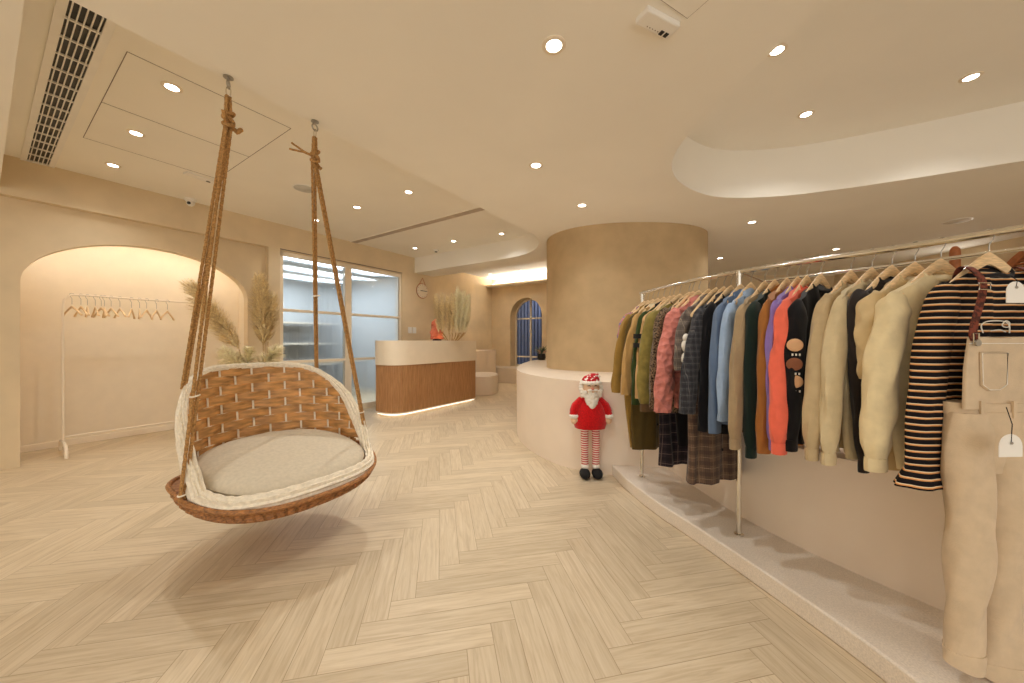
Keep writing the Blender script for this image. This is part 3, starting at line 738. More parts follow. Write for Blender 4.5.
for hi in (0, 1):
    hu, hv = hooks[hi]; top = loc(hu, hv, ztop); s = -1 if hi == 0 else 1
    tf = (rimL if hi == 0 else rimR)
    tb = rim_pt(math.radians(90+s*-72)) + Vector((s*.015,.015,0)) if hi == 0 else rim_pt(math.radians(38))+Vector((.0,.02,0))
    if hi == 0: tb = rim_pt(math.radians(150))+Vector((-.01,.01,0))
    q = MB(); k1 = top+Vector((0,0,-.16))
    for dx, dy in ((-.011,-.006),(.012,.004)):
        o_ = Vector((dx,dy,0)); rope(q, [top+o_*.6, k1+o_, k1.lerp(tf, .45)+o_, tf+o_*.8])
    q.build('front_rope', M['rope'], sw)
    q = MB()
    for dx, dy in ((-.010,.014),(.010,.018)):
        o_ = Vector((dx,dy,0)); rope(q, [top+o_*.6, k1+o_, tb+o_*.7])
    q.build('back_rope', M['rope'], sw)
    # knot
    q = MB()
    for j in range(3):
        zc = top.z-.10-.022*j; c_ = Vector((top.x, top.y, zc)); tilt = (.35, -.3, .1)[j]
        rope(q, [c_+Vector((.020*math.cos(a), .020*math.sin(a), .014*math.sin(a+tilt*5))) for a in [2*PI*k/16 for k in range(17)]], .010)
    if hi == 0:
        rope(q, [c_+Vector((0,0,.0)), c_+Vector((-.03,-.035,.01)), c_+Vector((-.035,-.05,.035))], .010)
        rope(q, [c_, c_+Vector((.04,.01,-.02)), c_+Vector((.05,-.02,-.01))], .011)
    else:
        rope(q, [c_+Vector((0,0,.02)), c_+Vector((-.05,.035,.04)), c_+Vector((-.11,.08,.045))], .006)
        rope(q, [c_+Vector((0,0,.02)), c_+Vector((-.05,.035,.045)), c_+Vector((-.10,.075,.085))], .006)
        rope(q, [c_, c_+Vector((.03,.02,-.02)), c_+Vector((.035,.0,-.035))], .011)
    q.build('knot', M['rope'], sw)
    # white ties
    for fr_ in ((.74, .985) if hi == 0 else (.86, .985)):
        c_ = k1.lerp(tf, fr_); MB().tube([c_+Vector((.017*math.cos(a), .017*math.sin(a), .004*math.cos(a))) for a in [2*PI*k/16 for k in range(16)]], .004, 6, True).build('tie_ring', M['whicker'], sw)
    if hi == 1:
        c_ = k1.lerp(tb, .60)
        MB().tube([c_+Vector((.018*math.cos(a), .018*math.sin(a), .004*math.cos(a))) for a in [2*PI*k/16 for k in range(16)]], .005, 6, True).build('tie_ring', M['whicker'], sw)
# ================================================================== PLUSH DOLL
dl = thing('plush_doll', 'tall plush doll with white beard, red top and striped legs against the plinth', 'doll', (.664, 2.995, 0), 0)
def sphere(mb, c, r, n=20, m_=14, jit=0, rnd=random):
    c = Vector(c); rings = []
    for i in range(m_+1):
        t_ = -PI/2+PI*i/m_; ct_ = max(.02, math.cos(t_))
        rings.append([c+Vector((r[0]*ct_*math.cos(2*PI*k/n), r[1]*ct_*math.sin(2*PI*k/n), r[2]*math.sin(t_)))*1.0+Vector((rnd.uniform(-jit,jit),rnd.uniform(-jit,jit),rnd.uniform(-jit,jit))) for k in range(n)])
    return mb.loft(rings)
M['red'] = plain('red_plush', (196, 22, 26), .95, var=.12, nscale=120, bs=.8, bscale=260, sheen=.3, spec=.1)
M['fleece'] = plain('white_fleece', (240, 234, 222), .95, var=.03, nscale=80, bs=1, bscale=160, spec=.1)
M['skin'] = plain('doll_cloth_skin', (226, 190, 158), .85)
M['blackfelt'] = plain('black_felt', (22, 20, 20), .9)
def bandmat(name, cols, scale, axis='Z', rough=.85, bs=.2):
    m, nt, b = newmat(name); t_ = N(nt, 'ShaderNodeTexCoord'); s_ = N(nt, 'ShaderNodeSeparateXYZ'); nt.links.new(t_.outputs['Object'], s_.inputs[0])
    a = N(nt, 'ShaderNodeMath', operation='MULTIPLY'); nt.links.new(s_.outputs[axis], a.inputs[0]); a.inputs[1].default_value = scale
    f_ = N(nt, 'ShaderNodeMath', operation='FRACT'); nt.links.new(a.outputs[0], f_.inputs[0])
    r = ramp(nt, f_.outputs[0], [(p, lin(c)) for p, c in cols], 'CONSTANT'); nt.links.new(r.outputs[0], b.inputs['Base Color'])
    b.inputs['Roughness'].default_value = rough; b.inputs['Specular IOR Level'].default_value = .15
    n_ = noise(nt, 300, 2); bump(nt, b, n_.outputs[0], bs, .001); return m
M['legstripe'] = bandmat('striped_stocking', [(0,(186,40,48)),(.5,(236,222,208))], 52)
for s in (-1, 1):
    MB().tube(catmull([(s*.045,0,.10),(s*.048,.0,.25),(s*.046,.008,.42),(s*.04,.01,.50)], 8), [.030]*8+[.032]*8+[.034]*9, 14).build('leg', M['legstripe'], dl)
    q = MB(); sphere(q, (s*.046,-.005,.095), (.034,.034,.024)); q.build('ankle_cuff', M['fleece'], dl)
    q = MB(); sphere(q, (s*.052,-.03,.042), (.045,.07,.042)); q.build('boot', M['blackfelt'], dl)
q = MB(); rings = []
for i in range(19):
    t_ = i/18; z = .42+.27*t_
    rx = [.128,.138,.14,.137,.13,.12,.104,.085,.05][min(8,int(t_*8))]; nx = [.128,.138,.14,.137,.13,.12,.104,.085,.05][min(8,int(t_*8)+1)]; fr_ = t_*8-int(t_*8); rr = rx+(nx-rx)*fr_
    rings.append([(rr*math.cos(2*PI*k/36)*(1+.02*math.sin(7*2*PI*k/36)*(1-t_)), rr*.72*math.sin(2*PI*k/36), z) for k in range(36)])
q.loft(rings); q.build('red_top', M['red'], dl)
for s in (-1, 1):
    MB().tube(catmull([(s*.07,0,.655),(s*.118,-.01,.61),(s*.142,-.02,.55),(s*.145,-.03,.525)], 6), [.036]*6+[.040]*6+[.036]*7, 14).build('sleeve', M['red'], dl)
    q = MB(); sphere(q, (s*.145,-.03,.525), (.042,.042,.024), jit=.0015); q.build('sleeve_cuff', M['fleece'], dl)
    q = MB(); sphere(q, (s*.145,-.035,.49), (.027,.024,.032)); sphere(q, (s*.122,-.045,.495), (.011,.011,.02)); q.build('mitten', M['skin'], dl)
hd = MB(); sphere(hd, (0,-.02,.755), (.072,.068,.075)); hd = hd.build('head', M['skin'], dl)
q = MB(); rnd = random.Random(2)
for k in range(46):
    a = rnd.uniform(-1,1); b_ = rnd.random(); w_ = .075*(1-.75*b_)
    sphere(q, (a*w_, -.072+.015*abs(a)-.008*rnd.random(), .742-.135*b_), (.022,.018,.022), 10, 7, .001, rnd)
for s in (-1,1):
    for k in range(5): sphere(q, (s*(.075+.008*math.sin(k)), -.02-.012*k*.4, .79-.022*k), (.022,.024,.020), 10, 7, .001, rnd)
q.build('beard', M['fleece'], hd)
q = MB(); 
for s in (-1,1): sphere(q, (s*.022,-.092,.748), (.024,.012,.010), 12, 8)
q.build('moustache', M['fleece'], hd)
q = MB(); sphere(q, (0,-.095,.762), (.013,.012,.012), 12, 8); q.build('nose', plain('pink_nose', (226,150,128), .8), hd)
q = MB()
for s in (-1,1): q.tube([(s*.018,-.088,.782),(s*.028,-.088,.788),(s*.038,-.082,.782)], .003, 6)
q.build('eyes', M['blackfelt'], hd)
ht = MB(); ht.loft([[(r*math.cos(2*PI*k/24)+ox, -.015+r*.9*math.sin(2*PI*k/24), z) for k in range(24)] for r, z, ox in [(.076,.80,0),(.074,.83,.0),(.060,.855,.006),(.044,.872,.018),(.030,.880,.034),(.016,.872,.052),(.006,.862,.060)]])
M['hatdots'] = None
m, nt, b = newmat('red_dotted_hat'); t_ = N(nt, 'ShaderNodeTexCoord'); vo = N(nt, 'ShaderNodeTexVoronoi'); vo.inputs['Scale'].default_value = 38; nt.links.new(t_.outputs['Object'], vo.inputs[0])
r = ramp(nt, vo.outputs['Distance'], [(0, lin((240,228,216))), (.34, lin((186,26,34)))], 'CONSTANT'); nt.links.new(r.outputs[0], b.inputs['Base Color']); b.inputs['Roughness'].default_value = .9
ht = ht.build('hat', m, dl)
q = MB()
for k in range(22): a = 2*PI*k/22; sphere(q, (.076*math.cos(a), -.018+.072*math.sin(a), .805), (.016,.016,.018), 8, 6, .001, rnd)
q.build('hat_brim', M['fleece'], ht)
q = MB(); sphere(q, (.064,-.015,.852), (.018,.018,.018), 12, 8, .001, rnd); q.build('pompom', M['fleece'], ht)
# ================================================================== CLOTHES RAIL
ZRAIL = 1.53
RP = [(642,293),(690,281.5),(738,272.5),(800,262.5),(880,251),(950,240),(1024,228)]
R3 = [atz(a, b_, ZRAIL) for a, b_ in RP]
R3 = [Vector((p.x, p.y, ZRAIL)) for p in R3]
R3.append(R3[-1]+(R3[-1]-R3[-2])*1.6)
RC = catmull(R3, 12)
def rail_at(px):
    best = None
    for a, b_ in zip(RC, RC[1:]):
        pa, pb = 512+F*a.x/a.y, 512+F*b_.x/b_.y
        if pa <= px <= pb: k = (px-pa)/(pb-pa); return a.lerp(b_, k)
    return RC[-1]
rack = thing('clothes_rail', 'long curved steel clothes rail on posts along the cream step', 'clothes rack', (0,0,0))
MB().tube(RC, .0125, 14).build('hanging_bar', M['chrome'], rack)
e0 = RC[0]; e1 = RC[-1]
def post(name, p, z1=ZRAIL-.008):
    q = MB(); q.tube([(p.x, p.y, .09), (p.x, p.y, z1)], .0125, 14); o_ = q.build(name, M['chrome'], rack)
    MB().lathe([(.001,.09),(.024,.09),(.024,.096),(.014,.10),(.001,.10)], (p.x,p.y,0), 20).build('floor_flange', M['chrome'], o_)
    MB().tube([(p.x, p.y, ZRAIL-.02),(p.x, p.y, ZRAIL+.006)], .017, 14).build('joint', M['chrome'], o_)
post('post', e0); post('post', rail_at(739)); post('post', e1)
br = [p+Vector((.36, .30, 0)) for p in RC if 512+F*p.x/p.y > 735]
bb = MB().tube(br, .009, 10).build('back_bar', M['chrome'], rack)
q = MB()
for p in (br[0], br[-1]): q.tube([p, p+Vector((0,0,-.95))], .009, 10)
for a, b_ in ((br[0], rail_at(739)), (br[-1], e1)): q.tube([a, b_], .008, 8)
q.build('bar_support', M['chrome'], rack)
# ---------------------------------------------------------------- cloth materials
def cloth(name, c, var=.03, bs=.35, bscale=350, rough=.92, kind='plain', c2_=None, sc=1.0):
    m, nt, b = newmat(name); b.inputs['Roughness'].default_value = rough; b.inputs['Specular IOR Level'].default_value = .12
    b.inputs['Sheen Weight'].default_value = .15
    L = nt.links.new; tc = N(nt, 'ShaderNodeTexCoord')
    if kind == 'plain':
        n_ = noise(nt, 25, 4); r = ramp(nt, n_.outputs[0], [(.3, lin(shade(c, 1-var))), (.7, lin(shade(c, 1+var)))]); out_ = r.outputs[0]
        h = noise(nt, bscale, 2).outputs[0]
    elif kind == 'tweed':
        n_ = noise(nt, 130*sc, 3, rough=.7); r = ramp(nt, n_.outputs[0], [(.42, lin(c)), (.56, lin(c2_))]); out_ = r.outputs[0]; h = n_.outputs[0]
    elif kind == 'quilt':
        n_ = noise(nt, 30, 3); r = ramp(nt, n_.outputs[0], [(.3, lin(shade(c, .94))), (.7, lin(shade(c, 1.06)))]); out_ = r.outputs[0]
        v_ = N(nt, 'ShaderNodeTexVoronoi'); v_.inputs['Scale'].default_value = 26; L(tc.outputs['Object'], v_.inputs[0]); h = v_.outputs['Distance']
    elif kind == 'plaid':
        sp = N(nt, 'ShaderNodeSeparateXYZ'); L(tc.outputs['Object'], sp.inputs[0]); acc = None
        cur = N(nt, 'ShaderNodeRGB'); cur.outputs[0].default_value = lin(c); out_ = cur.outputs[0]
        for ax, k, w_, cc_, fac in [(0, 14*sc, .38, c2_[0], .55), (2, 14*sc, .38, c2_[0], .55), (0, 14*sc, .06, c2_[1], .8), (2, 14*sc, .06, c2_[1], .8), (0, 140, .5, c2_[0], .35), (2, 140, .5, c2_[0], .35)]:
            a = N(nt, 'ShaderNodeMath', operation='MULTIPLY_ADD'); L(sp.outputs[ax], a.inputs[0]); a.inputs[1].default_value = k; a.inputs[2].default_value = 40 if w_ > .1 else 40.3
            f_ = N(nt, 'ShaderNodeMath', operation='FRACT'); L(a.outputs[0], f_.inputs[0])
            g = N(nt, 'ShaderNodeMath', operation='LESS_THAN'); L(f_.outputs[0], g.inputs[0]); g.inputs[1].default_value = w_
            g2 = N(nt, 'ShaderNodeMath', operation='MULTIPLY'); L(g.outputs[0], g2.inputs[0]); g2.inputs[1].default_value = fac
            mx = N(nt, 'ShaderNodeMixRGB'); L(g2.outputs[0], mx.inputs[0]); L(out_, mx.inputs[1]); mx.inputs[2].default_value = lin(cc_); out_ = mx.outputs[0]
        h = noise(nt, 400, 2).outputs[0]
    L(out_, b.inputs['Base Color']); bump(nt, b, h, bs if kind != 'quilt' else 1, .0015 if kind != 'quilt' else .02)
    return m
# ---------------------------------------------------------------- garment generator
def shoulder_z(x, drop=.112):
    a = abs(x)
    return -.097 - drop*(min(a, .30)/.21)**1.3
def garment(name, label, cat, hookpx, phi, mat, hem_y, sl_y=None, sw_=.205, bw=None, th=.026, kind='sweat', seed=0, trim=None, group='clothes on the steel rail', sl_r=(.055,.042), spread=.055, nofar=False, hanger=True, roll=0.0, top=0.0, push=0.0, nosl=False):
    rnd = random.Random(seed+hookpx); P_ = rail_at(hookpx); ph = math.radians(phi); c_, s_ = math.cos(ph), math.sin(ph)
    root = thing(name, label, cat, P_, math.atan2(-s_, -c_), group)
    trim = trim or mat; bw = bw or sw_+.01
    Yl = P_.y-s_*(sw_+.05)
    def z_of(y, Y=None): return H-(y-341.5)/F*(Y or Yl)-ZRAIL
    zh = z_of(hem_y, P_.y-s_*bw); 
    nT, na = 30, 56; ph1, ph2, ph3 = rnd.uniform(0,6), rnd.uniform(0,6), rnd.uniform(0,6); kf = rnd.uniform(26, 40)
    def body_pt(a, t_, infl=0):
        ca, sa = math.cos(a), math.sin(a)
        x_top = sw_*ca; z0 = shoulder_z(x_top)+top
        if abs(x_top) < .075: z0 -= (.055 if sa > 0 else .016)*(1-(x_top/.075)**2)**.5 if kind != 'skirt' else 0
        w_ = sw_+(bw-sw_)*min(1, t_*1.4)+.012*math.sin(PI*min(1, t_*1.1))
        x = w_*ca
        z = z0+(zh-z0)*t_
        d = th*(.48+.52*min(1, (t_/.25))**.7)*(1-.35*abs(ca)**3*(1-t_))*(1+.15*math.sin(3*t_+ph1))+infl
        sy = math.copysign(abs(sa)**.75, sa)
        fold = (.003+.015*t_)*math.sin(kf*x+ph2+2.6*t_+.8*math.sin(5*t_+ph1))+.007*math.sin(kf*2.1*x+ph3-3*t_)
        y = d*sy+fold+push*t_
        if kind == 'sweat' and t_ > .9: x *= 1-.05*(t_-.9)/.1; 
        return Vector((x+.008*math.sin(5*t_+ph3), y, z))
    t1 = .93 if kind == 'sweat' else 1.0
    rings = [[body_pt(2*PI*k/na, t1*i/nT) for k in range(na)] for i in range(nT+1)]
    MB().loft(rings).build('body', mat, root)
    if kind == 'sweat':
        rings = [[body_pt(2*PI*k/na, .93+.07*i/4, -.004+(.0015 if k % 2 else -.0015)) for k in range(na)] for i in range(5)]
        MB().loft(rings).build('hem_band', trim, root)
    if sl_y is not None and not nosl:
        for s in (1, -1):
            if s < 0 and nofar: continue
            zs = z_of(sl_y) if s > 0 else max(z_of(sl_y), zh+.0)
            x0 = sw_-.045; z0 = shoulder_z(x0)+top-.028
            ln = z0-zs; sp = spread*(1 if s > 0 else .55)
            pts = catmull([(s*(x0-.012), 0, z0+.004), (s*(x0+.030), .003, z0-.055*min(1,ln/.3)), (s*(x0+.047+sp*.45), .008, z0-ln*.38), (s*(x0+.050+sp*.85), .014, z0-ln*.72), (s*(x0+.045+sp), .012, zs)], 12)
            n_ = len(pts); rings = []; f1, f2 = rnd.uniform(0,6), rnd.uniform(0,6)
            cuff = kind in ('sweat',) and ln > .25; waves = [(rnd.uniform(.02,.045), rnd.choice([2,3,4,5,6]), rnd.choice([-1,1])*rnd.uniform(2,26), rnd.uniform(0,6)) for _ in range(8)]
            for i, p in enumerate(pts):
                t_ = i/(n_-1); rx = sl_r[0]+(sl_r[1]-sl_r[0])*t_
                if kind == 'sweat' and ln > .25: rx *= (1+.18*math.sin(PI*t_)) * (1 if t_ < .9 else 1-.30*(t_-.9)/.1)
                if t_ < .22: rx *= .62+.38*(t_/.22)
                d = (pts[min(i+1,n_-1)]-pts[max(i-1,0)]).normalized(); sx = Vector((0,1,0)).cross(d).normalized()
                ring = []
                for k in range(24):
                    a = 2*PI*k/24; wob = .93+sum(am*math.sin(fa*a+ft*t_+fp) for am, fa, ft, fp in waves)
                    ring.append(p+(sx*math.cos(a)*rx+Vector((0,1,0))*math.sin(a)*rx*(.36+.24*min(1, t_*4)))*wob)
                rings.append(ring)
            MB().loft(rings).build('sleeve', mat, root)
            if cuff:
                e = pts[-1]; rr = sl_r[1]*.74; rings = []
                for i in range(7):
                    tt = i/6; rings.append([e+Vector((math.cos(2*PI*k/24)*rr*(1+.05*math.sin(PI*tt)+(.03 if k % 2 else -.03)), math.sin(2*PI*k/24)*rr*.62*(1+(.03 if k % 2 else -.03)), .006-.048*tt)) for k in range(24)])
                MB().loft(rings).build('cuff', trim, root)
    # neck
    def neck_ring(r, hh, zz=0, mt=None, nm='neckband', thick=.006):
        pts = []
        for k in range(32):
            a = 2*PI*k/32; x = .078*math.cos(a); zc = shoulder_z(x)+top-(.055 if math.sin(a) > 0 else .016)*(1-min(1,(x/.0781)**2))**.5
            pts.append(Vector((x, (.010+th*.35)*math.sin(a), zc+.004+zz)))
        MB().tube(pts, thick, 8, True).build(nm, mt or trim, root)
    if kind in ('sweat','tee','knit'): neck_ring(.075, .01, thick=.008)
    if kind in ('coat','shirt'):
        q = MB()
        for sd in (1, -1):
            ro = []
            for k in range(13):
                a = PI*k/12; x = .082*math.cos(a); 
                zc = shoulder_z(x)+top+.012; zo = zc-.055; y0 = sd*(.004+.016*math.sin(a)); y1 = sd*(.010+th*1.15*math.sin(a)+.006)
                if sd > 0 and abs(x) < .03: zc -= .03*(1-abs(x)/.03)
                ro.append([Vector((x,y0,zc)), Vector((x*1.25,y1,zo-(.02 if sd>0 else 0)*(1-abs(x)/.09))), Vector((x*1.25,y1-sd*.004,zo-.001)), Vector((x,y0-sd*.004,zc-.001))])
            q.loft(ro)
        q.build('collar', trim, root)
        q = MB()
        rings = [[body_pt(PI/2+dx, t_, .003) for dx in (-.06,.06)]+[body_pt(PI/2+dx, t_, -.002) for dx in (.06,-.06)] for t_ in [.03+.96*j/16 for j in range(17)]]
        q.loft(rings); q.build('placket', mat, root)
        for j in range(5):
            p = body_pt(PI/2, .14+.17*j, .008); MB().tube([p, p+Vector((0,.003,0))], .008, 12).build('button', M['blackfelt'], root)
    if kind == 'hood':
        q = MB(); rings = []
        for i in range(9):
            t_ = i/8; a0 = -PI/2+PI*t_
            rings.append([Vector((.088*math.cos(2*PI*k/20)*max(.25,math.cos(a0*.8)), -.018-.03*math.sin(PI*t_)+.016*math.sin(2*PI*k/20), -.115-.13*t_+.02*math.cos(4*PI*k/20)+top)) for k in range(20)])
        q.loft(rings); q.build('hood', trim, root); neck_ring(.075,.01)
    if hanger:
        h_ = thing('clothes_hanger', 'wooden hanger of the '+' '.join(label.split(',')[0].split()[:11]), 'hanger', P_, root.rotation_euler[2], 'wooden hangers on the steel rail')
        hanger_parts(h_, M['wood'], .20, .160, .060, 1.5)
    return root, body_pt, z_of
K = {}
G = garment
# far to near along the rail
G('blouse','blue and pink patterned blouse, farthest on the rail','blouse',644,24,cloth('patterned_blouse',(110,120,150),kind='tweed',c2_=(200,120,120),sc=.4),352,340,.17,kind='shirt',seed=1)
G('trench_coat','long khaki mustard coat at the far end of the rail','coat',648,22,cloth('khaki_cotton',(150,118,58)),447,392,.205,.185,.034,kind='coat',seed=2,sl_r=(.066,.054),spread=.085)
G('long_coat','dark olive brown long coat, second from the far end','coat',653,22,cloth('dark_olive',(86,70,34)),450,385,.19,.17,kind='coat',seed=3)
G('jacket','tan jacket with a cream fleece collar, beside the khaki coat','jacket',658,20,cloth('tan_twill',(186,148,92)),400,394,.20,.17,kind='coat',seed=4,trim=cloth('cream_fleece',(230,214,180),bs=.9,bscale=120),spread=.09)
G('cardigan','forest green and black cardigan squeezed beside the tan jacket','cardigan',664,20,cloth('forest_green',(52,66,30)),408,404,.19,.165,kind='coat',seed=5,trim=M['blackfelt'])
rt,bp,zo = G('jacket','beige jacket with black bands on its sleeve, left of the olive jacket','jacket',670,20,cloth('beige_twill',(198,158,106)),402,398,.20,.17,kind='coat',seed=6)
for zz in (-.33,-.39): MB().loft([[Vector((.243+.064*math.cos(a), .01+.042*math.sin(a), zz-dz)) for a in [2*PI*k/24 for k in range(24)]] for dz in (0,.03)]).build('sleeve_band', M['blackfelt'], rt)
G('plaid_skirt','long dark plaid skirt showing under the olive jacket','skirt',674,18,cloth('dark_plaid',(62,52,58),kind='plaid',c2_=[(28,24,30),(140,120,110)],sc=1.1),466,None,.12,.125,.03,kind='skirt',seed=7)
G('bomber_jacket','olive green zip jacket with puffed sleeve','jacket',680,19,cloth('olive_nylon',(132,118,62),var=.1),408,404,.215,.185,.04,kind='sweat',seed=8,sl_r=(.076,.064),spread=.06,trim=cloth('brown_rib',(92,70,44)))
G('knit_cardigan','dark speckled chunky knit cardigan between the olive and pink jackets','cardigan',689,20,cloth('speckled_knit',(34,28,24),kind='tweed',c2_=(126,104,80),sc=.8),412,408,.205,.18,.036,kind='coat',seed=9,sl_r=(.075,.062))
G('black_skirt','plain black skirt hanging below the pink quilted jacket','skirt',693,20,cloth('black_wool',(20,18,20)),446,None,.11,.12,.028,kind='skirt',seed=10)
G('quilted_jacket','pink quilted jacket on the left half of the rail','jacket',699,22,cloth('pink_quilt',(206,128,116),kind='quilt'),408,411,.215,.185,.04,kind='coat',seed=11,sl_r=(.074,.064),spread=.085)
rt,bp,zo = G('checked_jacket','light grey checked jacket with cream fluffy toggles','jacket',709,24,cloth('light_check',(128,116,106),kind='plaid',c2_=[(88,80,76),(176,160,140)],sc=1.4),405,370,.20,.175,.036,kind='coat',seed=12)
for zz, rr in ((-.36,.02),(-.405,.03),(-.475,.032)):
    q = MB(); sphere(q, (.245,.045,zz), (rr,rr*.9,rr*1.15), 12, 9, .001, rnd); q.build('toggle', M['fleece'], rt)
G('plaid_coat','long brown plaid coat reaching lowest of the left half','coat',716,24,cloth('brown_plaid',(116,92,72),kind='plaid',c2_=[(66,52,46),(150,126,100)],sc=1.2),484,None,.17,.215,.045,kind='coat',seed=13,top=-.05)
G('blazer','charcoal checked blazer in front of the long plaid coat','blazer',724,26,cloth('charcoal_check',(70,70,74),kind='plaid',c2_=[(42,42,46),(110,106,104)],sc=2.2),420,412,.215,.185,.034,kind='coat',seed=14,sl_r=(.062,.054),spread=.11)
G('blouse','black long blouse between the charcoal blazer and blue shirts','blouse',731,26,cloth('black_crepe',(18,17,20)),434,430,.19,.18,.03,kind='tee',seed=15)
G('denim_shirt','slate blue shirt, left one of the two blue shirts','shirt',741,28,cloth('slate_blue',(98,116,142)),425,432,.20,.175,kind='shirt',seed=16,sl_r=(.056,.042))
G('light_blue_shirt','pale sky blue shirt next to the taupe sweatshirt','shirt',751,28,cloth('sky_blue',(150,172,200)),420,420,.205,.175,kind='shirt',seed=17,sl_r=(.058,.044))
G('sweatshirt','taupe sweatshirt right of the pale blue shirt','sweatshirt',765,30,cloth('taupe_fleece',(160,138,106)),432,438,.215,.185,.034,seed=18,spread=.09)
G('sweatshirt','very dark green sweatshirt between the taupe and the brown one','sweatshirt',775,30,cloth('bottle_green',(24,38,32)),438,448,.215,.18,.03,seed=19,spread=.04)
G('hoodie','caramel brown hoodie with the lowest sleeve beside the purple one','hoodie',787,30,cloth('caramel',(160,104,52)),450,452,.21,.18,.034,kind='hood',seed=20,spread=.04)
G('sweatshirt','lavender purple sweatshirt left of the coral one','sweatshirt',798,30,cloth('lavender',(136,112,176)),438,440,.215,.18,.03,seed=21,spread=.04)
G('sweatshirt','bright coral pink sweatshirt','sweatshirt',807,30,cloth('coral',(232,108,84)),440,442,.225,.195,.036,seed=22,spread=.075,sl_r=(.060,.054))
rt,bp,zo = G('sweatshirt','black sweatshirt with round tan patches on the sleeve','sweatshirt',821,26,cloth('black_jersey',(22,20,22)),444,440,.225,.195,.034,seed=23,spread=.05)
M['tanpatch'] = cloth('tan_patch',(214,168,126)); M['brownpatch'] = cloth('brown_patch',(132,84,60))
for i, (zz, mt, xx) in enumerate([(-.395,'tanpatch',.262),(-.475,'brownpatch',.266),(-.548,'tanpatch',.262)]):
    q = MB(); sphere(q, (0,0,0), (.030,.006,.027), 18, 9); q.build('patch', M[mt], rt, loc=(xx+.028,.033,zz)).rotation_euler = (0, 0, -.75)
    q = MB()
    for k in range(3): q.box((xx+.014+k*.011,.044-.008*k,zz-.040), (.008,.003,.009))
    q.build('printed_caption', M['fleece'], rt, smooth=False)
G('sweatshirt','beige sweatshirt right of the black patched one','sweatshirt',851,22,cloth('beige_fleece',(188,166,128)),450,447,.205,.20,.036,seed=24,spread=.10)
G('sweatshirt','pale sage sweatshirt half hidden behind the black long-sleeved top','sweatshirt',872,18,cloth('sage_cream',(206,188,150)),458,452,.215,.19,.03,seed=25,spread=.08)
G('long_sleeve_top','washed black long-sleeved top with a thin hanging sleeve','top',892,14,cloth('washed_black',(48,42,40)),450,462,.20,.165,.028,kind='sweat',seed=26,sl_r=(.066,.030),spread=-.02)
rt,bp,zo = G('t_shirt','beige short-sleeved t-shirt left of the cream sweatshirt','t-shirt',915,9,cloth('beige_jersey',(206,182,138)),468,378,.215,.17,.03,kind='tee',seed=27,sl_r=(.072,.066),spread=-.01)
G('sweatshirt','wide cream yellow sweatshirt, second piece left of the striped shirt','sweatshirt',941,6,cloth('cream_fleece_yellow',(224,206,164)),468,458,.225,.205,.04,seed=28,spread=.07,sl_r=(.060,.052))
M['tee_stripe'] = bandmat('black_stripes', [(0,(24,20,22)),(.70,(216,150,90)),(.88,(236,214,180))], 44)
M['blackrib'] = cloth('black_rib',(24,20,22))
rt,bp,zo = G('striped_top','black long-sleeved top with orange and cream stripes, nearest on the rail','top',989,3,M['tee_stripe'],445,470,.195,.19,.032,kind='tee',seed=29,sl_r=(.062,.056),spread=.075,trim=M['blackrib'])
# flared frill at each wrist
Yw = rail_at(989).y
for s in (1, -1):
    zw = H-(468-341.5)/F*Yw-ZRAIL; ex = s*(.16+.045+(.065 if s > 0 else .036))
    MB().loft([[Vector((ex+s*.012*tt+(.046+.030*tt*(1+.22*math.cos(6*a)))*math.cos(a)*(1 if tt else .8), .012+(.03+.016*tt*(1+.3*math.cos(5*a)))*math.sin(a), zw+.02-.07*tt)) for a in [2*PI*k/40 for k in range(40)]] for tt in (0,.25,.5,.75,1)]).build('wrist_frill', M['tee_stripe'], rt)
# ---------------------------------------------------------------- dungarees over the striped top
PR = rail_at(989); ov = thing('dungarees', 'long cream denim dungarees with bib pocket hanging over the striped top', 'dungarees', PR, math.atan2(-math.sin(.06), -math.cos(.06)), 'clothes on the steel rail')
dn = cloth('cream_denim', (206, 184, 154), bs=.5, bscale=260); M['strap'] = cloth('brown_strap', (70, 36, 28), kind='tweed', c2_=(126,60,44), sc=.5)
oy = .085   # in front of the top
def ovx(px, Yd=1.17): return -((px-512)/F*Yd-PR.x)
def ovz(py, Yd=1.17): return H-(py-341.5)/F*Yd-ZRAIL
def panel(name, pts, y0, th_, mat, par, wav=0): 
    return MB().prism(pts, [], lambda a, b: (a, y0+wav*math.sin(a*40+b*9), b), lambda a, b: (a, y0+th_+wav*math.sin(a*40+b*9), b)).build(name, mat, par, bevel=.003)
xl, xr = ovx(955), ovx(1032); zt, zw_ = ovz(338), ovz(408)
cx = (xl+xr)/2
bibp = [(xl-.012,zt+.004),(cx,zt),(xr+.01,zt+.004)]+[(xr-.004,zt-.1),(xr-.008,zw_),(xl+.008,zw_),(xl+.004,zt-.1)]
bib = panel('bib', bibp, oy-.006, .010, dn, ov)
pk = [(cx-.048,zt-.045),(cx+.048,zt-.045),(cx+.045,zt-.155),(cx+.018,zt-.172),(cx-.018,zt-.172),(cx-.045,zt-.155)]
pk = [(a+.040, b) for a, b in pk]
pp = panel('pocket', pk, oy+.004, .006, dn, bib)
MB().tube([(a, oy+.011, b) for a, b in [(p[0]*.94+(cx+.04)*.06, p[1]+.004*(-1 if p[1] > zt-.1 else 1)) for p in pk]], .0013, 5, True).build('stitching', M['fleece'], pp)
MB().tube([(a, oy+.006, b) for a, b in [(xl-.004,zt-.018),(xr+.004,zt-.018)]], .0015, 5).build('stitching', M['fleece'], bib)
wb = MB().loft([[Vector((cx+(.142)*math.cos(a), .045+.052*math.sin(a), z)) for a in [2*PI*k/48 for k in range(48)]] for z in (zw_+.018, zw_-.0, zw_-.022)]).build('waistband', dn, ov)
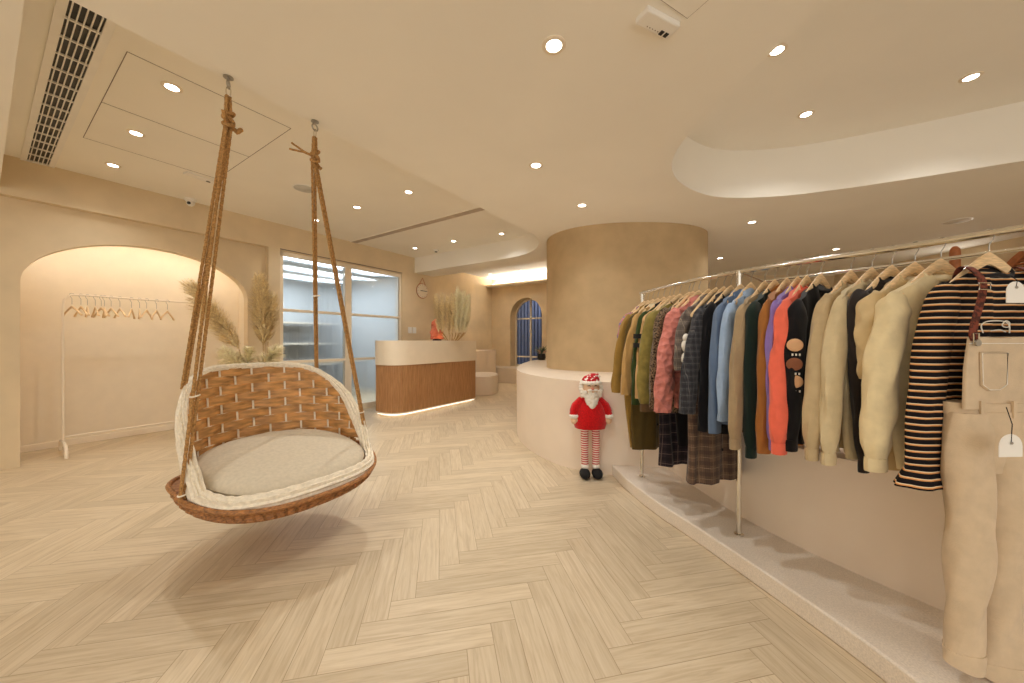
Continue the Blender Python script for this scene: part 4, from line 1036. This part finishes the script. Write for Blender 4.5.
q = MB()
for k in (-.11,-.02,.08):
    MB().box((cx+k, .045+.056*math.sqrt(1-(k/.142)**2), zw_), (.012,.006,.055)).build('belt_loop', dn, wb, smooth=False)
zleg = -ZRAIL+.10
rnd = random.Random(12)
for li, (xa, xb, ze, tw) in enumerate([(.066, ovx(956,1.12), zleg+.045, 1), (-.066, ovx(993,1.12), zleg, -1)]):
    rings = []; n_ = 36
    for i in range(n_+1):
        t_ = i/n_; z = zw_-.015+(ze-zw_+.015)*t_; hip = math.sin(min(1, t_*3)*PI/2)
        xc = cx+(xa)+(xb-cx-xa)*t_**1.2+.006*math.sin(9*t_); rx = .074-.020*t_**.9+.006*math.sin(13*t_+li); ry = .050-.014*t_
        rings.append([Vector((xc+rx*math.cos(a)*(1+.05*math.sin(3*a+8*t_+li)), .048+.075*t_+(ry*math.sin(a))*(1+.12*math.sin(2*a+7*t_+li*2))+.004*math.sin(22*t_+3*a), z+(.014*math.cos(a+1) if i == n_ else 0)+(.0 if t_ > .02 else 0))) for a in [2*PI*k/32 for k in range(32)]])
    lg = MB().loft(rings).build('leg', dn, ov)
    rings = [[p+(p-Vector((sum(v.x for v in r_)/32, sum(v.y for v in r_)/32, p.z)))*.06 for p in r_] for r_ in rings[-3:]]
    MB().loft(rings).build('leg_hem', dn, lg)
# hip panel joins both legs under the waistband
rings = []
for i in range(9):
    t_ = i/8; z = zw_-.01-.20*t_; rings.append([Vector((cx+(.139+.008*t_-.02*t_*t_)*math.cos(a), .046+(.054-.006*t_)*math.sin(a), z)) for a in [2*PI*k/48 for k in range(48)]])
MB().loft(rings).build('hip_panel', dn, ov)
zt2 = shoulder_z(.085)+.006
for s, x1 in ((1, xl-.022), (-1, xr+.022)):
    xs = s*.098
    pts = catmull([(xs-s*.005,-.03,zt2-.05),(xs,-.01,zt2+.002),(xs+s*.004,.022,zt2-.005),(xs+s*.01,oy-.03,zt2-.07),(x1,oy+.002,zt+.03),(x1,oy+.006,zt-.01)], 6)
    q = MB(); q.loft([[p+Vector((-.014,0,0)), p+Vector((.014,0,0)), p+Vector((.014,.003,.002)), p+Vector((-.014,.003,.002))] for p in pts]); st_ = q.build('strap', M['strap'], ov)
    bz = (zt2+zt)/2-.02
    bx = pts[18].x; by = pts[18].y+.006; bz = pts[18].z
    MB().tube([(bx-.02,by,bz-.011),(bx+.02,by,bz-.011),(bx+.02,by,bz+.011),(bx-.02,by,bz+.011)], .002, 6, True).build('buckle', M['chrome'], st_)
    MB().lathe([(.001,0),(.011,0),(.011,.004),(.001,.004)], n=16).build('button', M['steel'], ov); o_ = COL.objects[-1]
    o_.location = (x1, oy+.012, zt-.016); o_.rotation_euler = (-PI/2, 0, 0)
    MB().tube([(x1-.010,oy+.01,zt+.014),(x1+.010,oy+.01,zt+.014),(x1+.008,oy+.01,zt-.02),(x1-.008,oy+.01,zt-.02)], .0018, 6, True).build('clasp', M['chrome'], ov)
# white line motif on the striped top
q = MB()
def mo(px, py): return (ovx(px, 1.20), .055, ovz(py, 1.20))
q.tube(catmull([mo(*p) for p in [(976,333),(974,326),(979,322),(990,321),(1000,322),(1004,326),(1004,333)]], 5), .0018, 5)
q.tube(catmull([mo(*p) for p in [(996,325),(1000,321),(1004,323),(1003,327),(998,327),(996,325)]], 5), .0018, 5)
q.tube(catmull([mo(*p) for p in [(984,331),(994,330),(1000,332)]], 5), .0018, 5)
mo_o = q.build('line_motif', M['fleece'], None); mo_o.parent = rt
# hang tags
def hangtag(label, px, py, w_, h_, Yd, string_to):
    t = thing('hang_tag', label, 'tag', Vector(((px-512)/F*Yd, Yd, H-(py-341.5)/F*Yd)), .05)
    hw, hh = w_/2, h_/2
    MB().prism([(-hw,-hh),(hw,-hh),(hw,hh*.3)]+arc(0,hh*.3,hw,0,PI,12)[1:-1]+[(-hw,hh*.3)], [], lambda a,b:(a,0,b), lambda a,b:(a,.002,b)).build('card', M['white'], t, smooth=False)
    MB().tube([(0,0,hh*.8),(.004,.0,hh+string_to*.5),(0,.01,hh+string_to)], .0012, 5).build('string', M['blackfelt'], t)
    MB().lathe([(.002,0),(.004,0),(.004,.002),(.002,.002)], n=12).build('eyelet', M['steel'], t); o_ = COL.objects[-1]; o_.location = (0,-.001,hh*.75); o_.rotation_euler = (PI/2,0,0)
hangtag('white round-topped paper tag hanging at the hip of the dungarees', 1011, 449, .075, .048, 1.06, .10)
hangtag('pale round-topped paper tag at the right shoulder of the striped top', 1016, 294, .062, .055, 1.10, .03)
# ================================================================== CAMERA, WORLD, VIEW
cam = bpy.data.cameras.new('camera'); cam.sensor_width = 36; cam.lens = 36*F/1024; cam.clip_start = .02
co = bpy.data.objects.new('camera', cam); COL.objects.link(co); co.location = (0, 0, H); co.rotation_euler = (PI/2, 0, 0)
S.camera = co
w = bpy.data.worlds.new('world'); S.world = w; w.use_nodes = True
w.node_tree.nodes['Background'].inputs[0].default_value = (1, .985, .95, 1); w.node_tree.nodes['Background'].inputs[1].default_value = WORLD  # bright even world, added as soft fill through the open rear
S.view_settings.view_transform = 'Standard'; S.view_settings.look = 'None'; S.view_settings.gamma = 1; S.view_settings.use_curve_mapping = False
S.view_settings.exposure = .17
S.cycles.max_bounces = 10; S.cycles.diffuse_bounces = 6; S.cycles.glossy_bounces = 3; S.cycles.transmission_bounces = 6; S.cycles.sample_clamp_indirect = 6
S.cycles.caustics_reflective = False; S.cycles.caustics_refractive = False
